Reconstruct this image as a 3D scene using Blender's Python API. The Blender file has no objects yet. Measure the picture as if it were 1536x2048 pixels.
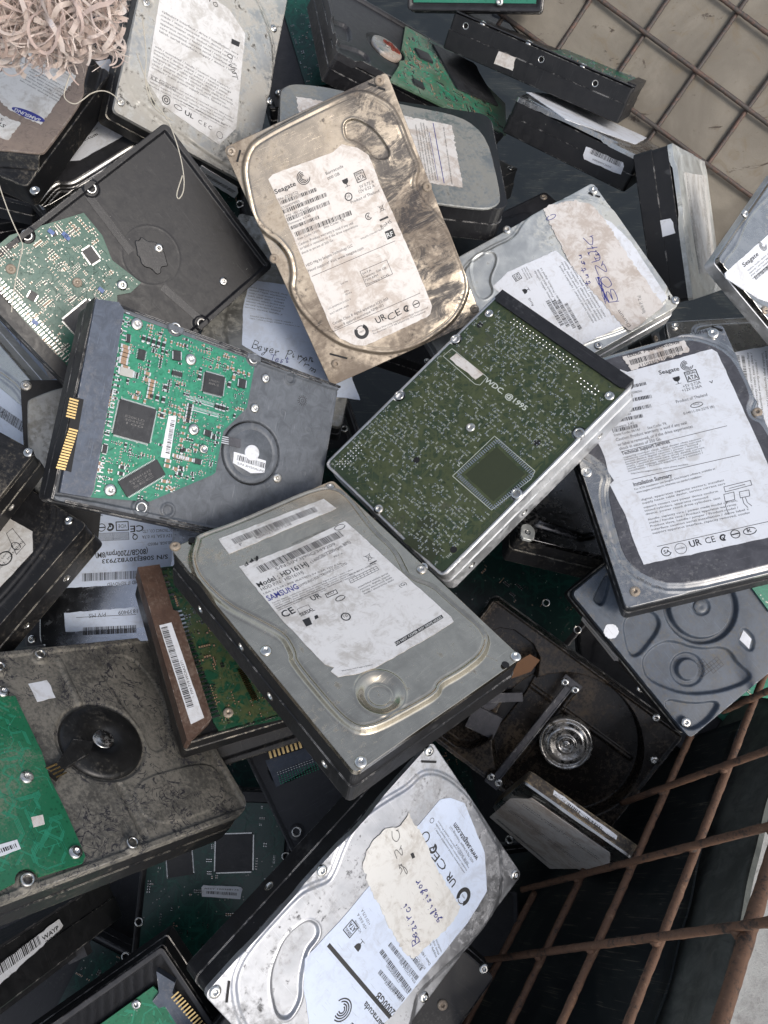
import bpy, bmesh, math, random
import numpy as np
from mathutils import Matrix, Vector
random.seed(7); rng=np.random.default_rng(7)
scene=bpy.context.scene; COL=scene.collection
PI=math.pi
# ---------------------------------------------------------------- camera, sky, sun
cam_d=bpy.data.cameras.new('camera'); cam=bpy.data.objects.new('camera',cam_d); COL.objects.link(cam); scene.camera=cam
cam_d.sensor_fit='VERTICAL'; cam_d.sensor_height=36; cam_d.lens=36*1560/2048; cam_d.clip_start=.02; cam_d.clip_end=60
CM=[[0.996073, 0.0, -0.08854], [-0.037321, 0.906819, -0.419865], [0.08029, 0.42152, 0.903258]]
cam.matrix_world=Matrix.Translation((0,0,1.05))@Matrix(CM).to_4x4()
SUN=Vector([0.42366, -0.55271, 0.71458]).normalized()
w=bpy.data.worlds.new('World'); scene.world=w; w.use_nodes=True
nt=w.node_tree; bg=nt.nodes['Background']; sky=nt.nodes.new('ShaderNodeTexSky'); sky.sky_type='NISHITA'; sky.sun_disc=False
sky.sun_elevation=math.asin(SUN.z); sky.sun_rotation=math.atan2(SUN.x,SUN.y); sky.air_density=1.0; sky.dust_density=3.0; sky.ozone_density=1.2
hs=nt.nodes.new('ShaderNodeHueSaturation'); hs.inputs['Saturation'].default_value=.55; nt.links.new(sky.outputs[0],hs.inputs['Color']); nt.links.new(hs.outputs[0],bg.inputs[0]); bg.inputs[1].default_value=.15
sl=bpy.data.lights.new('sun','SUN'); sl.energy=.95; sl.angle=math.radians(16); sl.color=(1,.93,.84)
so=bpy.data.objects.new('sun',sl); COL.objects.link(so); so.rotation_mode='QUATERNION'; so.rotation_quaternion=SUN.to_track_quat('Z','Y')
vs=scene.view_settings; vs.view_transform='Standard'; vs.look='None'; vs.gamma=1; vs.exposure=0.42; vs.use_curve_mapping=False
scene.cycles.max_bounces=6; scene.cycles.diffuse_bounces=3; scene.cycles.glossy_bounces=4; scene.cycles.caustics_reflective=False
# ---------------------------------------------------------------- materials
class NB:
    def __init__(s,name):
        s.m=bpy.data.materials.new(name); s.m.use_nodes=True; s.t=s.m.node_tree; s.b=s.t.nodes['Principled BSDF']
        tc=s.t.nodes.new('ShaderNodeTexCoord'); oi=s.t.nodes.new('ShaderNodeObjectInfo')
        cb=s.t.nodes.new('ShaderNodeVectorMath'); cb.operation='MULTIPLY_ADD'
        s.L(tc.outputs['Object'],cb.inputs[0]); cb.inputs[1].default_value=(1,1,1)
        sc=s.t.nodes.new('ShaderNodeVectorMath'); sc.operation='SCALE'; sc.inputs[0].default_value=(3.1,1.7,2.3); s.L(oi.outputs['Random'],sc.inputs['Scale'])
        s.L(sc.outputs[0],cb.inputs[2]); s.v=cb.outputs[0]
    def L(s,a,b): s.t.links.new(a,b)
    def noise(s,scale,detail=4,rough=.6,dist=0,vec=None):
        n=s.t.nodes.new('ShaderNodeTexNoise'); n.inputs['Scale'].default_value=scale; n.inputs['Detail'].default_value=detail; n.inputs['Roughness'].default_value=rough; n.inputs['Distortion'].default_value=dist
        s.L(vec or s.v,n.inputs['Vector']); return n.outputs['Fac']
    def mapv(s,rot,scale):
        r=s.t.nodes.new('ShaderNodeMapping'); r.inputs['Rotation'].default_value=(0,0,rot); r.inputs['Scale'].default_value=scale; s.L(s.v,r.inputs['Vector']); return r.outputs[0]
    def rng(s,f,a,b,lo=0,hi=1,smooth=True):
        n=s.t.nodes.new('ShaderNodeMapRange'); n.interpolation_type='SMOOTHSTEP' if smooth else 'LINEAR'
        s.L(f,n.inputs[0]); n.inputs[1].default_value=a; n.inputs[2].default_value=b; n.inputs[3].default_value=lo; n.inputs[4].default_value=hi; return n.outputs[0]
    def math(s,op,a,b):
        n=s.t.nodes.new('ShaderNodeMath'); n.operation=op
        for i,q in enumerate((a,b)):
            if isinstance(q,(int,float)): n.inputs[i].default_value=q
            else: s.L(q,n.inputs[i])
        return n.outputs[0]
    def mix(s,f,a,b):
        n=s.t.nodes.new('ShaderNodeMix'); n.data_type='RGBA'
        if isinstance(f,(int,float)): n.inputs[0].default_value=f
        else: s.L(f,n.inputs[0])
        for i,q in ((6,a),(7,b)):
            if isinstance(q,tuple): n.inputs[i].default_value=(*q,1)
            else: s.L(q,n.inputs[i])
        return n.outputs[2]
    def bump(s,h,st=.3,d=.0002):
        n=s.t.nodes.new('ShaderNodeBump'); n.inputs['Strength'].default_value=st; n.inputs['Distance'].default_value=d; s.L(h,n.inputs['Height']); s.L(n.outputs[0],s.b.inputs['Normal'])
    def set(s,**k):
        for key,v in k.items():
            i=s.b.inputs[key.replace('_',' ')]
            if isinstance(v,(int,float)): i.default_value=v
            elif isinstance(v,tuple): i.default_value=(*v,1)
            else: s.L(v,i)
def metal(name,base,dustc,amt,rough=.3,scr=.5,dark=(.03,.028,.025),damt=.3,met=1.,smear=0):
    b=NB(name)
    big=b.noise(22,7,.62,.6); fine=b.noise(330,5,.7); mid=b.noise(90,6,.65,.4)
    s1=b.noise(1,2,.5,0,b.mapv(.5,(70,2600,50))); s2=b.noise(1,2,.5,0,b.mapv(-.9,(60,3100,50)))
    sc=b.math('MAXIMUM',b.rng(s1,.66,.74),b.rng(s2,.68,.76))
    d=b.math('ADD',b.math('MULTIPLY',big,.6),b.math('MULTIPLY',fine,.4))
    dust=b.rng(d,.62-.32*amt,.72-.26*amt) if not smear else b.rng(b.math('ADD',b.math('MULTIPLY',big,.75),b.math('MULTIPLY',fine,.25)),.41,.62)
    dust=b.math('MULTIPLY',dust,min(1,.35+amt))
    grime=b.math('MULTIPLY',b.rng(b.math('ADD',b.math('MULTIPLY',mid,.55),b.math('MULTIPLY',fine,.45)),.6-.12*damt,.68-.1*damt),min(1,damt*2.2))
    if smear:
        sx=b.t.nodes.new('ShaderNodeSeparateXYZ'); tc=[n for n in b.t.nodes if n.bl_idname=='ShaderNodeTexCoord'][0]; b.L(tc.outputs['Object'],sx.inputs[0])
        s3=b.noise(1,10,.82,.8,b.mapv(-.7,(45,80,45))); edge=b.math('MULTIPLY',b.rng(sx.outputs['X'],.004,.03),b.rng(sx.outputs['X'],.052,.044))
        grime=b.math('MAXIMUM',grime,b.math('MULTIPLY',b.math('MULTIPLY',b.rng(s3,.42,.56),edge),.85))
    tone=b.mix(b.rng(mid,.3,.7),tuple(c*.86 for c in base),tuple(min(1,c*1.08) for c in base))
    c=b.mix(dust,tone,dustc); c=b.mix(grime,c,dark); c=b.mix(b.math('MULTIPLY',sc,scr*.6),c,tuple(min(1,q*1.35+.03) for q in base))
    b.set(Base_Color=c,Metallic=b.math('MULTIPLY',b.math('MULTIPLY',b.math('SUBTRACT',1,b.math('MULTIPLY',dust,.95)),b.math('SUBTRACT',1,b.math('MULTIPLY',grime,.8))),met),
      Roughness=b.math('ADD',b.math('ADD',b.math('MULTIPLY',dust,.45),b.math('MULTIPLY',grime,.3)),b.rng(mid,.3,.7,rough*.8,rough*1.25)))
    h=b.math('ADD',b.math('MULTIPLY',fine,.6),b.math('MULTIPLY',sc,-.6)); b.bump(h,.25,.00012)
    return b.m
def paint(name,base,dustc,amt,rough=.45,chips=.5,chipc=(.55,.53,.5),spec=.38,squig=0):
    b=NB(name); big=b.noise(28,7,.65,.7); fine=b.noise(500,5,.75); mid=b.noise(150,6,.7,.8)
    d=b.math('ADD',b.math('MULTIPLY',big,.5),b.math('MULTIPLY',fine,.5)); dust=b.math('MULTIPLY',b.rng(d,.64-.3*amt,.78-.26*amt),min(1,.2+amt))
    s1=b.noise(1,2,.5,0,b.mapv(.3,(60,2400,50))); s2=b.noise(1,2,.5,0,b.mapv(1.35,(80,2600,50)))
    sc=b.math('MULTIPLY',b.math('MAXIMUM',b.rng(s1,.68,.75),b.rng(s2,.68,.75)),.45)
    ch=b.math('MULTIPLY',b.rng(mid,.74-.06*chips,.77-.06*chips),min(1,chips))
    c=b.mix(b.rng(mid,.3,.7),tuple(q*.8 for q in base),tuple(q*1.25 for q in base)); c=b.mix(dust,c,dustc); c=b.mix(sc,c,tuple(min(1,q*2.2+.05) for q in base)); c=b.mix(ch,c,chipc)
    if squig:
        q1=b.noise(110,3,.5,2.); q2=b.noise(34,3,.5,1.5); ln=b.math('ABSOLUTE',b.math('SUBTRACT',q1,.5),0); m_=b.math('MULTIPLY',b.rng(ln,.03,.012),b.rng(q2,.46,.54)); c=b.mix(b.math('MULTIPLY',m_,squig),c,(.02,.02,.03))
        c=b.mix(b.math('MULTIPLY',b.rng(b.noise(120,6,.8,1.),.60,.66),squig*.8),c,(.02,.02,.028))
    if chips>.11:
        bv=b.t.nodes.new('ShaderNodeBevel'); bv.samples=3; bv.inputs['Radius'].default_value=.0007; ge=b.t.nodes.new('ShaderNodeNewGeometry'); dp=b.t.nodes.new('ShaderNodeVectorMath'); dp.operation='DOT_PRODUCT'
        b.L(bv.outputs[0],dp.inputs[0]); b.L(ge.outputs['Normal'],dp.inputs[1]); ed=b.math('MULTIPLY',b.rng(dp.outputs['Value'],.985,.88),b.rng(b.math('ADD',b.math('MULTIPLY',big,.5),b.math('MULTIPLY',mid,.5)),.53-.09*min(1,chips),.60-.08*min(1,chips)))
        ch=b.math('MAXIMUM',ch,ed); c=b.mix(ed,c,chipc)
    b.set(Base_Color=c,Roughness=b.math('ADD',b.math('MULTIPLY',dust,.4),b.rng(mid,.3,.7,rough*.8,rough*1.2)),Metallic=b.math('MULTIPLY',ch,.7)); b.b.inputs['Specular IOR Level'].default_value=spec
    b.bump(b.math('ADD',fine,b.math('MULTIPLY',ch,-1)),.3,.00015); return b.m
def paper(name,base,stain,amt,speck=.5):
    b=NB(name); big=b.noise(35,8,.68,1.2); fine=b.noise(420,6,.75,.5); mid=b.noise(140,7,.75,1.5)
    st=b.math('MULTIPLY',b.rng(b.math('ADD',b.math('MULTIPLY',big,.6),b.math('MULTIPLY',mid,.4)),.5-.08*amt,.66-.1*amt),min(1,.25+.6*amt))
    sp=b.math('MULTIPLY',b.rng(b.math('ADD',b.math('MULTIPLY',mid,.5),b.math('MULTIPLY',fine,.5)),.63-.05*speck,.69-.05*speck),.75*min(1,speck))
    s1=b.noise(1,2,.5,0,b.mapv(.8,(90,2600,50))); sc=b.math('MULTIPLY',b.rng(s1,.69,.74),.5)
    c=b.mix(st,base,stain); c=b.mix(sp,c,tuple(q*.35 for q in stain)); c=b.mix(sc,c,tuple(q*.5 for q in stain))
    b.set(Base_Color=c,Roughness=b.rng(mid,.3,.7,.35,.6)); b.bump(b.math('ADD',mid,b.math('MULTIPLY',fine,.4)),.35,.0002); return b.m
def plain(name,c,rough=.5,met=0.,var=.15,sc=300):
    b=NB(name); n=b.noise(sc,4,.6); b.set(Base_Color=b.mix(n,tuple(q*(1-var) for q in c),tuple(min(1,q*(1+var)) for q in c)),Roughness=rough,Metallic=met); b.bump(n,.12,.0001); return b.m
DUST=(.30,.245,.185); GREYD=(.27,.26,.235)
M={}
M['satin']=metal('satin_steel_cover',(.54,.49,.40),(.30,.275,.23),.2,.2,.8,damt=.24,met=.97)
M['gold']=metal('brown_dusted_steel_cover',(.49,.42,.33),(.18,.14,.105),.6,.24,.8,(.04,.038,.042),.3,smear=1)
M['silver']=metal('bright_steel_cover',(.66,.67,.64),(.50,.50,.46),.45,.42,.6,damt=.2,met=.75)
M['silverd']=metal('grey_steel_cover',(.44,.45,.475),(.25,.25,.25),.35,.38,.6,damt=.36,met=.9)
M['pale']=metal('pale_speckled_cover',(.56,.55,.51),(.42,.40,.36),.6,.36,.4,damt=.42,met=.85)
M['dim']=metal('dull_grey_cover',(.36,.36,.34),(.24,.235,.21),.55,.4,.4,damt=.25,met=.8)
M['flange']=metal('smooth_steel_flange',(.50,.49,.47),(.38,.36,.33),.25,.26,.3,damt=.06)
M['field']=paint('dusty_dark_panel',(.075,.075,.085),(.28,.275,.27),.42,.4,.3)
M['brushed']=metal('brushed_blue_steel',(.50,.52,.56),(.34,.34,.35),.2,.24,.6,damt=.2)
M['browncov']=paint('brown_dusted_cover',(.20,.155,.13),(.25,.20,.165),.7,.5,.15,squig=.25)
M['alu']=metal('cast_aluminium_frame',(.62,.63,.64),(.46,.46,.46),.35,.46,.9,damt=.2,met=.85)
M['black']=paint('black_cast_body',(.012,.012,.014),(.11,.105,.095),.3,.42,.6)
M['blackc']=paint('clean_black_body',(.013,.013,.014),(.07,.066,.062),.2,.48,.3)
M['blackd']=paint('dirty_black_body',(.012,.012,.013),(.17,.15,.12),.42,.4,.8,(.5,.46,.38))
M['gloss']=paint('glossy_black_seal',(.008,.008,.009),(.25,.25,.24),.1,.12,.1,(.6,.6,.6),.6)
M['dome']=paint('scuffed_black_dome',(.015,.015,.015),(.16,.145,.12),.45,.35,.3)
M['well']=paint('stained_dark_well',(.014,.012,.011),(.10,.07,.042),.55,.22,.2)
M['mudbase']=paint('mud_dusted_casting',(.085,.082,.074),(.21,.195,.165),.75,.42,.2,squig=.85)
M['greybase']=paint('grey_coated_casting',(.105,.115,.13),(.16,.16,.16),.35,.42,.12)
M['bluegrey']=paint('blue_grey_casting',(.075,.092,.118),(.165,.14,.10),.5,.38,.3)
M['darkbase']=paint('charcoal_casting',(.028,.028,.031),(.09,.088,.082),.25,.42,.2)
M['brown']=paint('brown_dusty_plastic',(.085,.05,.036),(.19,.145,.115),.6,.5,.3)
M['rustbody']=paint('rust_brown_body',(.035,.028,.022),(.25,.19,.12),.6,.45,.8,(.6,.48,.3))
M['plas']=paint('black_plastic',(.02,.02,.022),(.10,.10,.105),.3,.4,.1)
M['plasb']=paint('blue_grey_plastic',(.075,.09,.12),(.17,.17,.18),.5,.5,.15)
M['paper']=paper('white_label_paper',(.74,.76,.80),(.42,.39,.35),.35,.45)
M['paper2']=paper('scuffed_label_paper',(.70,.69,.68),(.36,.33,.29),.6,.75)
M['paperb']=paper('bluish_label_paper',(.56,.63,.76),(.38,.40,.44),.3,.35)
M['papert']=paper('warm_stained_label',(.70,.66,.62),(.38,.29,.22),.6,.6)
M['paperg']=paper('grey_stained_label',(.64,.63,.60),(.37,.33,.28),.6,.75)
M['ink']=plain('black_ink',(.022,.022,.024),.6); M['inkb']=plain('blue_ink',(.03,.035,.22),.6); M['inkg']=plain('grey_ink',(.14,.135,.13),.6); M['inkw']=plain('white_ink',(.62,.62,.6),.6)
def pcbm(name,c,dust,amt):
    b=NB(name); big=b.noise(30,6,.6,.5); mid=b.noise(200,5,.65); fine=b.noise(700,4,.7)
    d=b.math('MULTIPLY',b.rng(b.math('ADD',b.math('MULTIPLY',big,.55),b.math('MULTIPLY',fine,.45)),.62-.25*amt,.76-.2*amt),min(1,.2+amt))
    v=b.t.nodes.new('ShaderNodeTexVoronoi'); v.distance='MANHATTAN'; v.inputs['Scale'].default_value=420; b.L(b.v,v.inputs['Vector'])
    c0=b.mix(b.rng(v.outputs['Distance'],.25,.5),tuple(q*.78 for q in c),tuple(q*1.18 for q in c)); c0=b.mix(b.rng(big,.35,.65),c0,b.mix(.5,c0,tuple(q*1.5 for q in c)))
    b.set(Base_Color=b.mix(d,c0,dust),Roughness=b.math('ADD',.28,b.math('MULTIPLY',d,.5))); b.bump(b.math('ADD',v.outputs['Distance'],fine),.15,.0001); return b.m
M['pcb']=pcbm('green_board',(.022,.15,.095),(.15,.22,.18),.3)
M['pcbo']=pcbm('olive_green_board',(.027,.042,.020),(.10,.095,.06),.5)
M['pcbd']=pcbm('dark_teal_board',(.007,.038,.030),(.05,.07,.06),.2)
M['pcb10']=pcbm('pale_dusty_board',(.07,.125,.08),(.22,.25,.20),.6)
M['pcb6']=pcbm('deep_green_board',(.009,.065,.042),(.09,.12,.10),.2)
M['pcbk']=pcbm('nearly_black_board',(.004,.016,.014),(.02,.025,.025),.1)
M['pcbs']=pcbm('dusty_green_board',(.014,.115,.055),(.19,.20,.15),.5)
M['pcbm']=pcbm('muddy_green_board',(.012,.055,.03),(.13,.125,.08),.6)
M['trace']=plain('light_green_trace',(.03,.26,.15),.35); M['traced']=plain('dark_teal_trace',(.012,.09,.065),.35); M['traceo']=plain('olive_trace',(.075,.09,.038),.4); M['pad']=plain('olive_copper_pad',(.034,.042,.018),.45)
M['solder']=plain('solder_metal',(.68,.68,.66),.25,1.); M['solderd']=plain('dull_solder',(.45,.44,.40),.4,.9)
M['goldc']=plain('gold_contact',(.83,.58,.25),.25,1.); M['silk']=plain('white_silkscreen',(.55,.58,.52),.6)
M['chip']=paint('black_chip_epoxy',(.028,.029,.032),(.09,.09,.095),.35,.42,.0); M['tan']=plain('tan_ceramic',(.30,.19,.12),.5); M['res']=plain('black_resistor',(.02,.02,.02),.35); M['bluec']=plain('blue_component',(.03,.09,.28),.35)
M['screw']=metal('screw_steel',(.66,.65,.62),(.40,.36,.30),.3,.22,.4,damt=.3); M['screwr']=metal('dusty_screw',(.5,.43,.35),(.30,.245,.19),.7,.35,.4,damt=.2)
M['dark']=plain('dark_recess',(.006,.006,.007),.7)
M['chrome']=metal('polished_hub',(.60,.59,.57),(.26,.22,.17),.4,.2,.5,damt=.45)
M['discm']=metal('worn_motor_disc',(.55,.52,.48),(.34,.27,.22),.6,.3,.5,damt=.3)
M['redw']=plain('red_brown_residue',(.22,.045,.03),.45); M['orange']=plain('brown_flex_circuit',(.16,.07,.02),.35); M['film']=plain('pale_green_scrap',(.25,.42,.27),.4)
# ---------------------------------------------------------------- mesh helpers (all lengths in mm)
def mesh(name,V,Fc,mats,parent=None,mi=None,smooth=False,mw=None):
    me=bpy.data.meshes.new(name); V=np.asarray(V,float)*.001
    me.from_pydata(V.tolist(),[],Fc if isinstance(Fc,list) else Fc.tolist())
    for m in (mats if isinstance(mats,(list,tuple)) else [mats]): me.materials.append(m)
    if mi is not None: me.polygons.foreach_set('material_index',np.asarray(mi,np.int32))
    if smooth is True: me.polygons.foreach_set('use_smooth',np.ones(len(me.polygons),bool))
    elif smooth is not False: me.polygons.foreach_set('use_smooth',np.asarray(smooth,bool))
    me.update(); o=bpy.data.objects.new(name,me); COL.objects.link(o)
    if parent is not None: o.parent=parent
    if mw is not None: o.matrix_world=mw
    return o
class MB:
    def __init__(s): s.V=[];s.F=[];s.I=[];s.S=[];s.n=0
    def add(s,V,F,mi=0,sm=False):
        V=np.asarray(V,float); s.V.append(V); s.F+= [tuple(int(i)+s.n for i in f) for f in F]; s.I+=[mi]*len(F); s.S+=[sm]*len(F); s.n+=len(V)
    def box(s,c,h,ang=0,mi=0,z=None):
        ca,sa=math.cos(ang),math.sin(ang); V=[]
        for dz in (-1,1):
            for dx,dy in ((-1,-1),(1,-1),(1,1),(-1,1)):
                x,y=dx*h[0],dy*h[1]; V.append((c[0]+x*ca-y*sa,c[1]+x*sa+y*ca,c[2]+dz*h[2]))
        s.add(V,[(3,2,1,0),(4,5,6,7),(0,1,5,4),(1,2,6,5),(2,3,7,6),(3,0,4,7)],mi)
    def prism(s,P,z0,z1,mi=0,inset=0):
        n=len(P); A=area(P)
        if A<0: P=P[::-1]
        P=np.asarray(P,float); c=P.mean(0)
        V=[(x,y,z0) for x,y in P]+[(x,y,z1) for x,y in P]
        s.add(V,[tuple(range(n))[::-1],tuple(range(n,2*n))]+[(i,(i+1)%n,n+(i+1)%n,n+i) for i in range(n)],mi)
    def lathe(s,prof,c=(0,0,0),seg=24,mi=0,mod=None,sm=True):
        V=[];F=[]
        for k,(r,z) in enumerate(prof):
            for i in range(seg):
                a=2*PI*i/seg; rr=r*(1+(mod[k]*math.cos(6*a) if mod else 0)); V.append((c[0]+rr*math.cos(a),c[1]+rr*math.sin(a),c[2]+z))
        for k in range(len(prof)-1):
            for i in range(seg):
                j=(i+1)%seg; F.append((k*seg+i,k*seg+j,(k+1)*seg+j,(k+1)*seg+i))
        s.add(V,F,mi,sm)
    def strip(s,pts,w,z,mi=0):
        P=np.asarray(pts,float)
        for i in range(len(P)-1):
            d=P[i+1]-P[i]; L=np.hypot(*d)
            if L<1e-6: continue
            d/=L; n=np.array([-d[1],d[0]])*w/2; e=d*w*.25
            a=P[i]-e;b=P[i+1]+e
            s.add([(*(a-n),z),(*(b-n),z),(*(b+n),z),(*(a+n),z)],[(0,1,2,3)],mi)
    def tube(s,pts,r,seg=8,mi=0,rs=None):
        P=np.asarray(pts,float); n=len(P); V=[];F=[]
        up=np.array([.13,.21,.97]); prev=None
        for i in range(n):
            d=P[min(i+1,n-1)]-P[max(i-1,0)]; d/=np.linalg.norm(d)+1e-12
            u=(up if prev is None else prev); u=u-d*(u@d); u/=np.linalg.norm(u)+1e-12; prev=u; v=np.cross(d,u); rr=r if rs is None else rs[i]
            for k in range(seg):
                a=2*PI*k/seg; V.append(P[i]+rr*(math.cos(a)*u+math.sin(a)*v))
        for i in range(n-1):
            for k in range(seg):
                j=(k+1)%seg; F.append((i*seg+k,i*seg+j,(i+1)*seg+j,(i+1)*seg+k))
        F.append(tuple(range(seg))[::-1]); F.append(tuple(range((n-1)*seg,n*seg)))
        s.add(V,F,mi,True)
    def build(s,name,mats,parent=None,xf=None):
        V=np.concatenate(s.V) if s.V else np.zeros((0,3))
        if xf is not None: V=xf(V)
        return mesh(name,V,s.F,mats,parent,s.I,s.S)
def area(P):
    P=np.asarray(P,float); x,y=P[:,0],P[:,1]; return .5*float(np.sum(x*np.roll(y,-1)-y*np.roll(x,-1)))
def sdf(poly,X,Y):
    P=np.asarray(poly,float); d=np.full(X.shape,1e9); s=np.ones(X.shape)
    n=len(P)
    for i in range(n):
        a=P[i];b=P[(i+1)%n]; e=b-a; wx=X-a[0]; wy=Y-a[1]; t=np.clip((wx*e[0]+wy*e[1])/(e@e+1e-12),0,1)
        d=np.minimum(d,(wx-e[0]*t)**2+(wy-e[1]*t)**2)
        c1=Y>=a[1];c2=Y<b[1];c3=e[0]*wy>e[1]*wx
        s=np.where((c1&c2&c3)|(~c1&~c2&~c3),-s,s)
    return s*np.sqrt(d)
def soft(P,k=2):   # Chaikin corner cutting
    P=np.asarray(P,float)
    for _ in range(k):
        Q=np.roll(P,-1,0); P=np.stack([P*.78+Q*.22,P*.22+Q*.78],1).reshape(-1,2)
    return P
def rrect(hx,hy,r,seg=6):
    P=[]
    for cx,cy,a0 in ((hx-r,hy-r,0),(-hx+r,hy-r,PI/2),(-hx+r,-hy+r,PI),(hx-r,-hy+r,1.5*PI)):
        for k in range(seg+1): a=a0+PI/2*k/seg; P.append((cx+r*math.cos(a),cy+r*math.sin(a)))
    return P
def jag(P,amp=.25,step=3.):
    P=[np.array(p,float) for p in P]; out=[]
    for i in range(len(P)):
        a,b=P[i],P[(i+1)%len(P)]; L=np.linalg.norm(b-a); n=max(1,int(L/step))
        for k in range(n): out.append(a+(b-a)*k/n+(rng.normal(0,amp,2) if k else rng.normal(0,amp*.4,2)))
    return np.array(out)
def relief(name,parent,mat,z0,ops,hx=50.5,hy=73.2,r=3,res=.7,skirt=1.2):
    nx=int(2*hx/res);ny=int(2*hy/res); X,Y=np.meshgrid(np.linspace(-hx,hx,nx),np.linspace(-hy,hy,ny),indexing='ij')
    ax=np.abs(X)-(hx-r);ay=np.abs(Y)-(hy-r); m=(ax>0)&(ay>0); L=np.hypot(ax,ay); k=np.where(m&(L>r),r/np.maximum(L,1e-6),1)
    X=np.where(m&(L>r),np.sign(X)*((hx-r)+ax*k),X);Y=np.where(m&(L>r),np.sign(Y)*((hy-r)+ay*k),Y)
    Z=np.full(X.shape,float(z0))
    for op in ops:
        t=op[0]
        if t=='up':
            d=sdf(soft(op[1]),X,Y)
            for c in (op[4] if len(op)>4 else []):
                dc=np.hypot(X-c[0],Y-c[1]); d=np.maximum(d,c[2]-dc)
            u=np.clip(1-d/op[3],0,1); Z+=op[2]*u*u*(3-2*u)
        elif t=='circ':
            d=np.hypot(X-op[1][0],Y-op[1][1])-op[2]; u=np.clip(1-d/op[4],0,1); Z+=op[3]*u*u*(3-2*u)
        elif t=='bead': d=sdf(soft(op[1]),X,Y); Z+=op[4]*np.exp(-((d-op[2])/op[3])**2)
        elif t=='ring': d=np.hypot(X-op[1][0],Y-op[1][1])-op[2]; Z+=op[4]*np.exp(-(d/op[3])**2)
        elif t=='line':
            a=np.array(op[1]);b=np.array(op[2]);e=b-a;tt=np.clip(((X-a[0])*e[0]+(Y-a[1])*e[1])/(e@e),0,1); d=np.hypot(X-a[0]-e[0]*tt,Y-a[1]-e[1]*tt)-op[3]; u=np.clip(1-d/.8,0,1); Z+=op[4]*u*u*(3-2*u)
        elif t=='edge': # perimeter rim
            d=np.minimum(hx-np.abs(X),hy-np.abs(Y)); u=np.clip((op[1]-d)/.8+1,0,1); Z+=op[2]*u*u*(3-2*u)
        elif t=='dent': Z+=op[1]*(np.sin(X*.09+op[2])*np.cos(Y*.07+op[2]*2))
    V=np.stack([X,Y,Z],-1).reshape(-1,3); idx=np.arange(nx*ny).reshape(nx,ny)
    Fc=np.stack([idx[:-1,:-1],idx[1:,:-1],idx[1:,1:],idx[:-1,1:]],-1).reshape(-1,4)
    loop=np.concatenate([idx[:,0],idx[-1,1:],idx[-2::-1,-1],idx[0,-2:0:-1]]); nl=len(loop); B=V[loop].copy(); B[:,2]-=skirt; nb=len(V)
    V=np.concatenate([V,B]); s=np.arange(nl); j=(s+1)%nl
    Fs=np.stack([nb+s,nb+j,loop[j],loop[s]],-1); n1=len(Fc)
    o=mesh(name,V,np.concatenate([Fc,Fs]),mat,parent,None,np.concatenate([np.ones(n1,bool),np.zeros(nl,bool)])); return o
def plate(name,parent,mat,P,z0,z1,bev=.5,k=2):
    P=soft(P,k) if k else np.asarray(P,float)
    if area(P)<0: P=P[::-1]
    n=len(P); T=np.roll(P,-1,0)-np.roll(P,1,0); T/=np.linalg.norm(T,axis=1)[:,None]+1e-9; N=np.stack([-T[:,1],T[:,0]],1); I=P+N*bev
    V=[(*p,z0) for p in P]+[(*p,z1-bev*.7) for p in P]+[(*p,z1) for p in I]
    F=[(i,(i+1)%n,n+(i+1)%n,n+i) for i in range(n)]+[(n+i,n+(i+1)%n,2*n+(i+1)%n,2*n+i) for i in range(n)]+[tuple(range(2*n,3*n))]
    return mesh(name,V,F,mat,parent)
def empty(name,Rm,t,label,cat='hard drive',group=None):
    o=bpy.data.objects.new(name,None); COL.objects.link(o); o.empty_display_size=.02; o.matrix_world=Matrix.Translation(t)@Matrix(Rm).to_4x4()
    o['label']=label; o['category']=cat
    if group: o['group']=group
    return o
# ---------------------------------------------------------------- lettering
GC={}
def glyph(ch,bold=0):
    k=(ch,bold)
    if k in GC: return GC[k]
    def ev(t):
        c=bpy.data.curves.new('g','FONT'); c.body=t; c.size=1; c.resolution_u=2; c.fill_mode='FRONT'
        if bold: c.offset=.018
        o=bpy.data.objects.new('g',c); COL.objects.link(o); dg=bpy.context.evaluated_depsgraph_get(); me=bpy.data.meshes.new_from_object(o.evaluated_get(dg))
        V=np.array([v.co[:] for v in me.vertices]) if len(me.vertices) else np.zeros((0,3)); Fc=[tuple(p.vertices) for p in me.polygons]
        bpy.data.objects.remove(o); bpy.data.curves.remove(c); bpy.data.meshes.remove(me); return V,Fc
    if ('HH',bold) not in GC: V,_=ev('HH'); GC[('HH',bold)]=V[:,0].max()
    V2,_=ev('H'+ch+'H'); adv=V2[:,0].max()-GC[('HH',bold)]
    V,Fc=(ev(ch) if ch!=' ' else (np.zeros((0,3)),[])); GC[k]=(V,Fc,adv); return GC[k]
WORDS='Product model capacity cylinders heads sectors interface cable limited warranty service drive serial number made assembled tested conforms electronics label voltage rated current power supply device class digital apparatus support contact dealer installation jumper master slave select handle with care static sensitive caution void removed sealed'.split()
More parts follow.
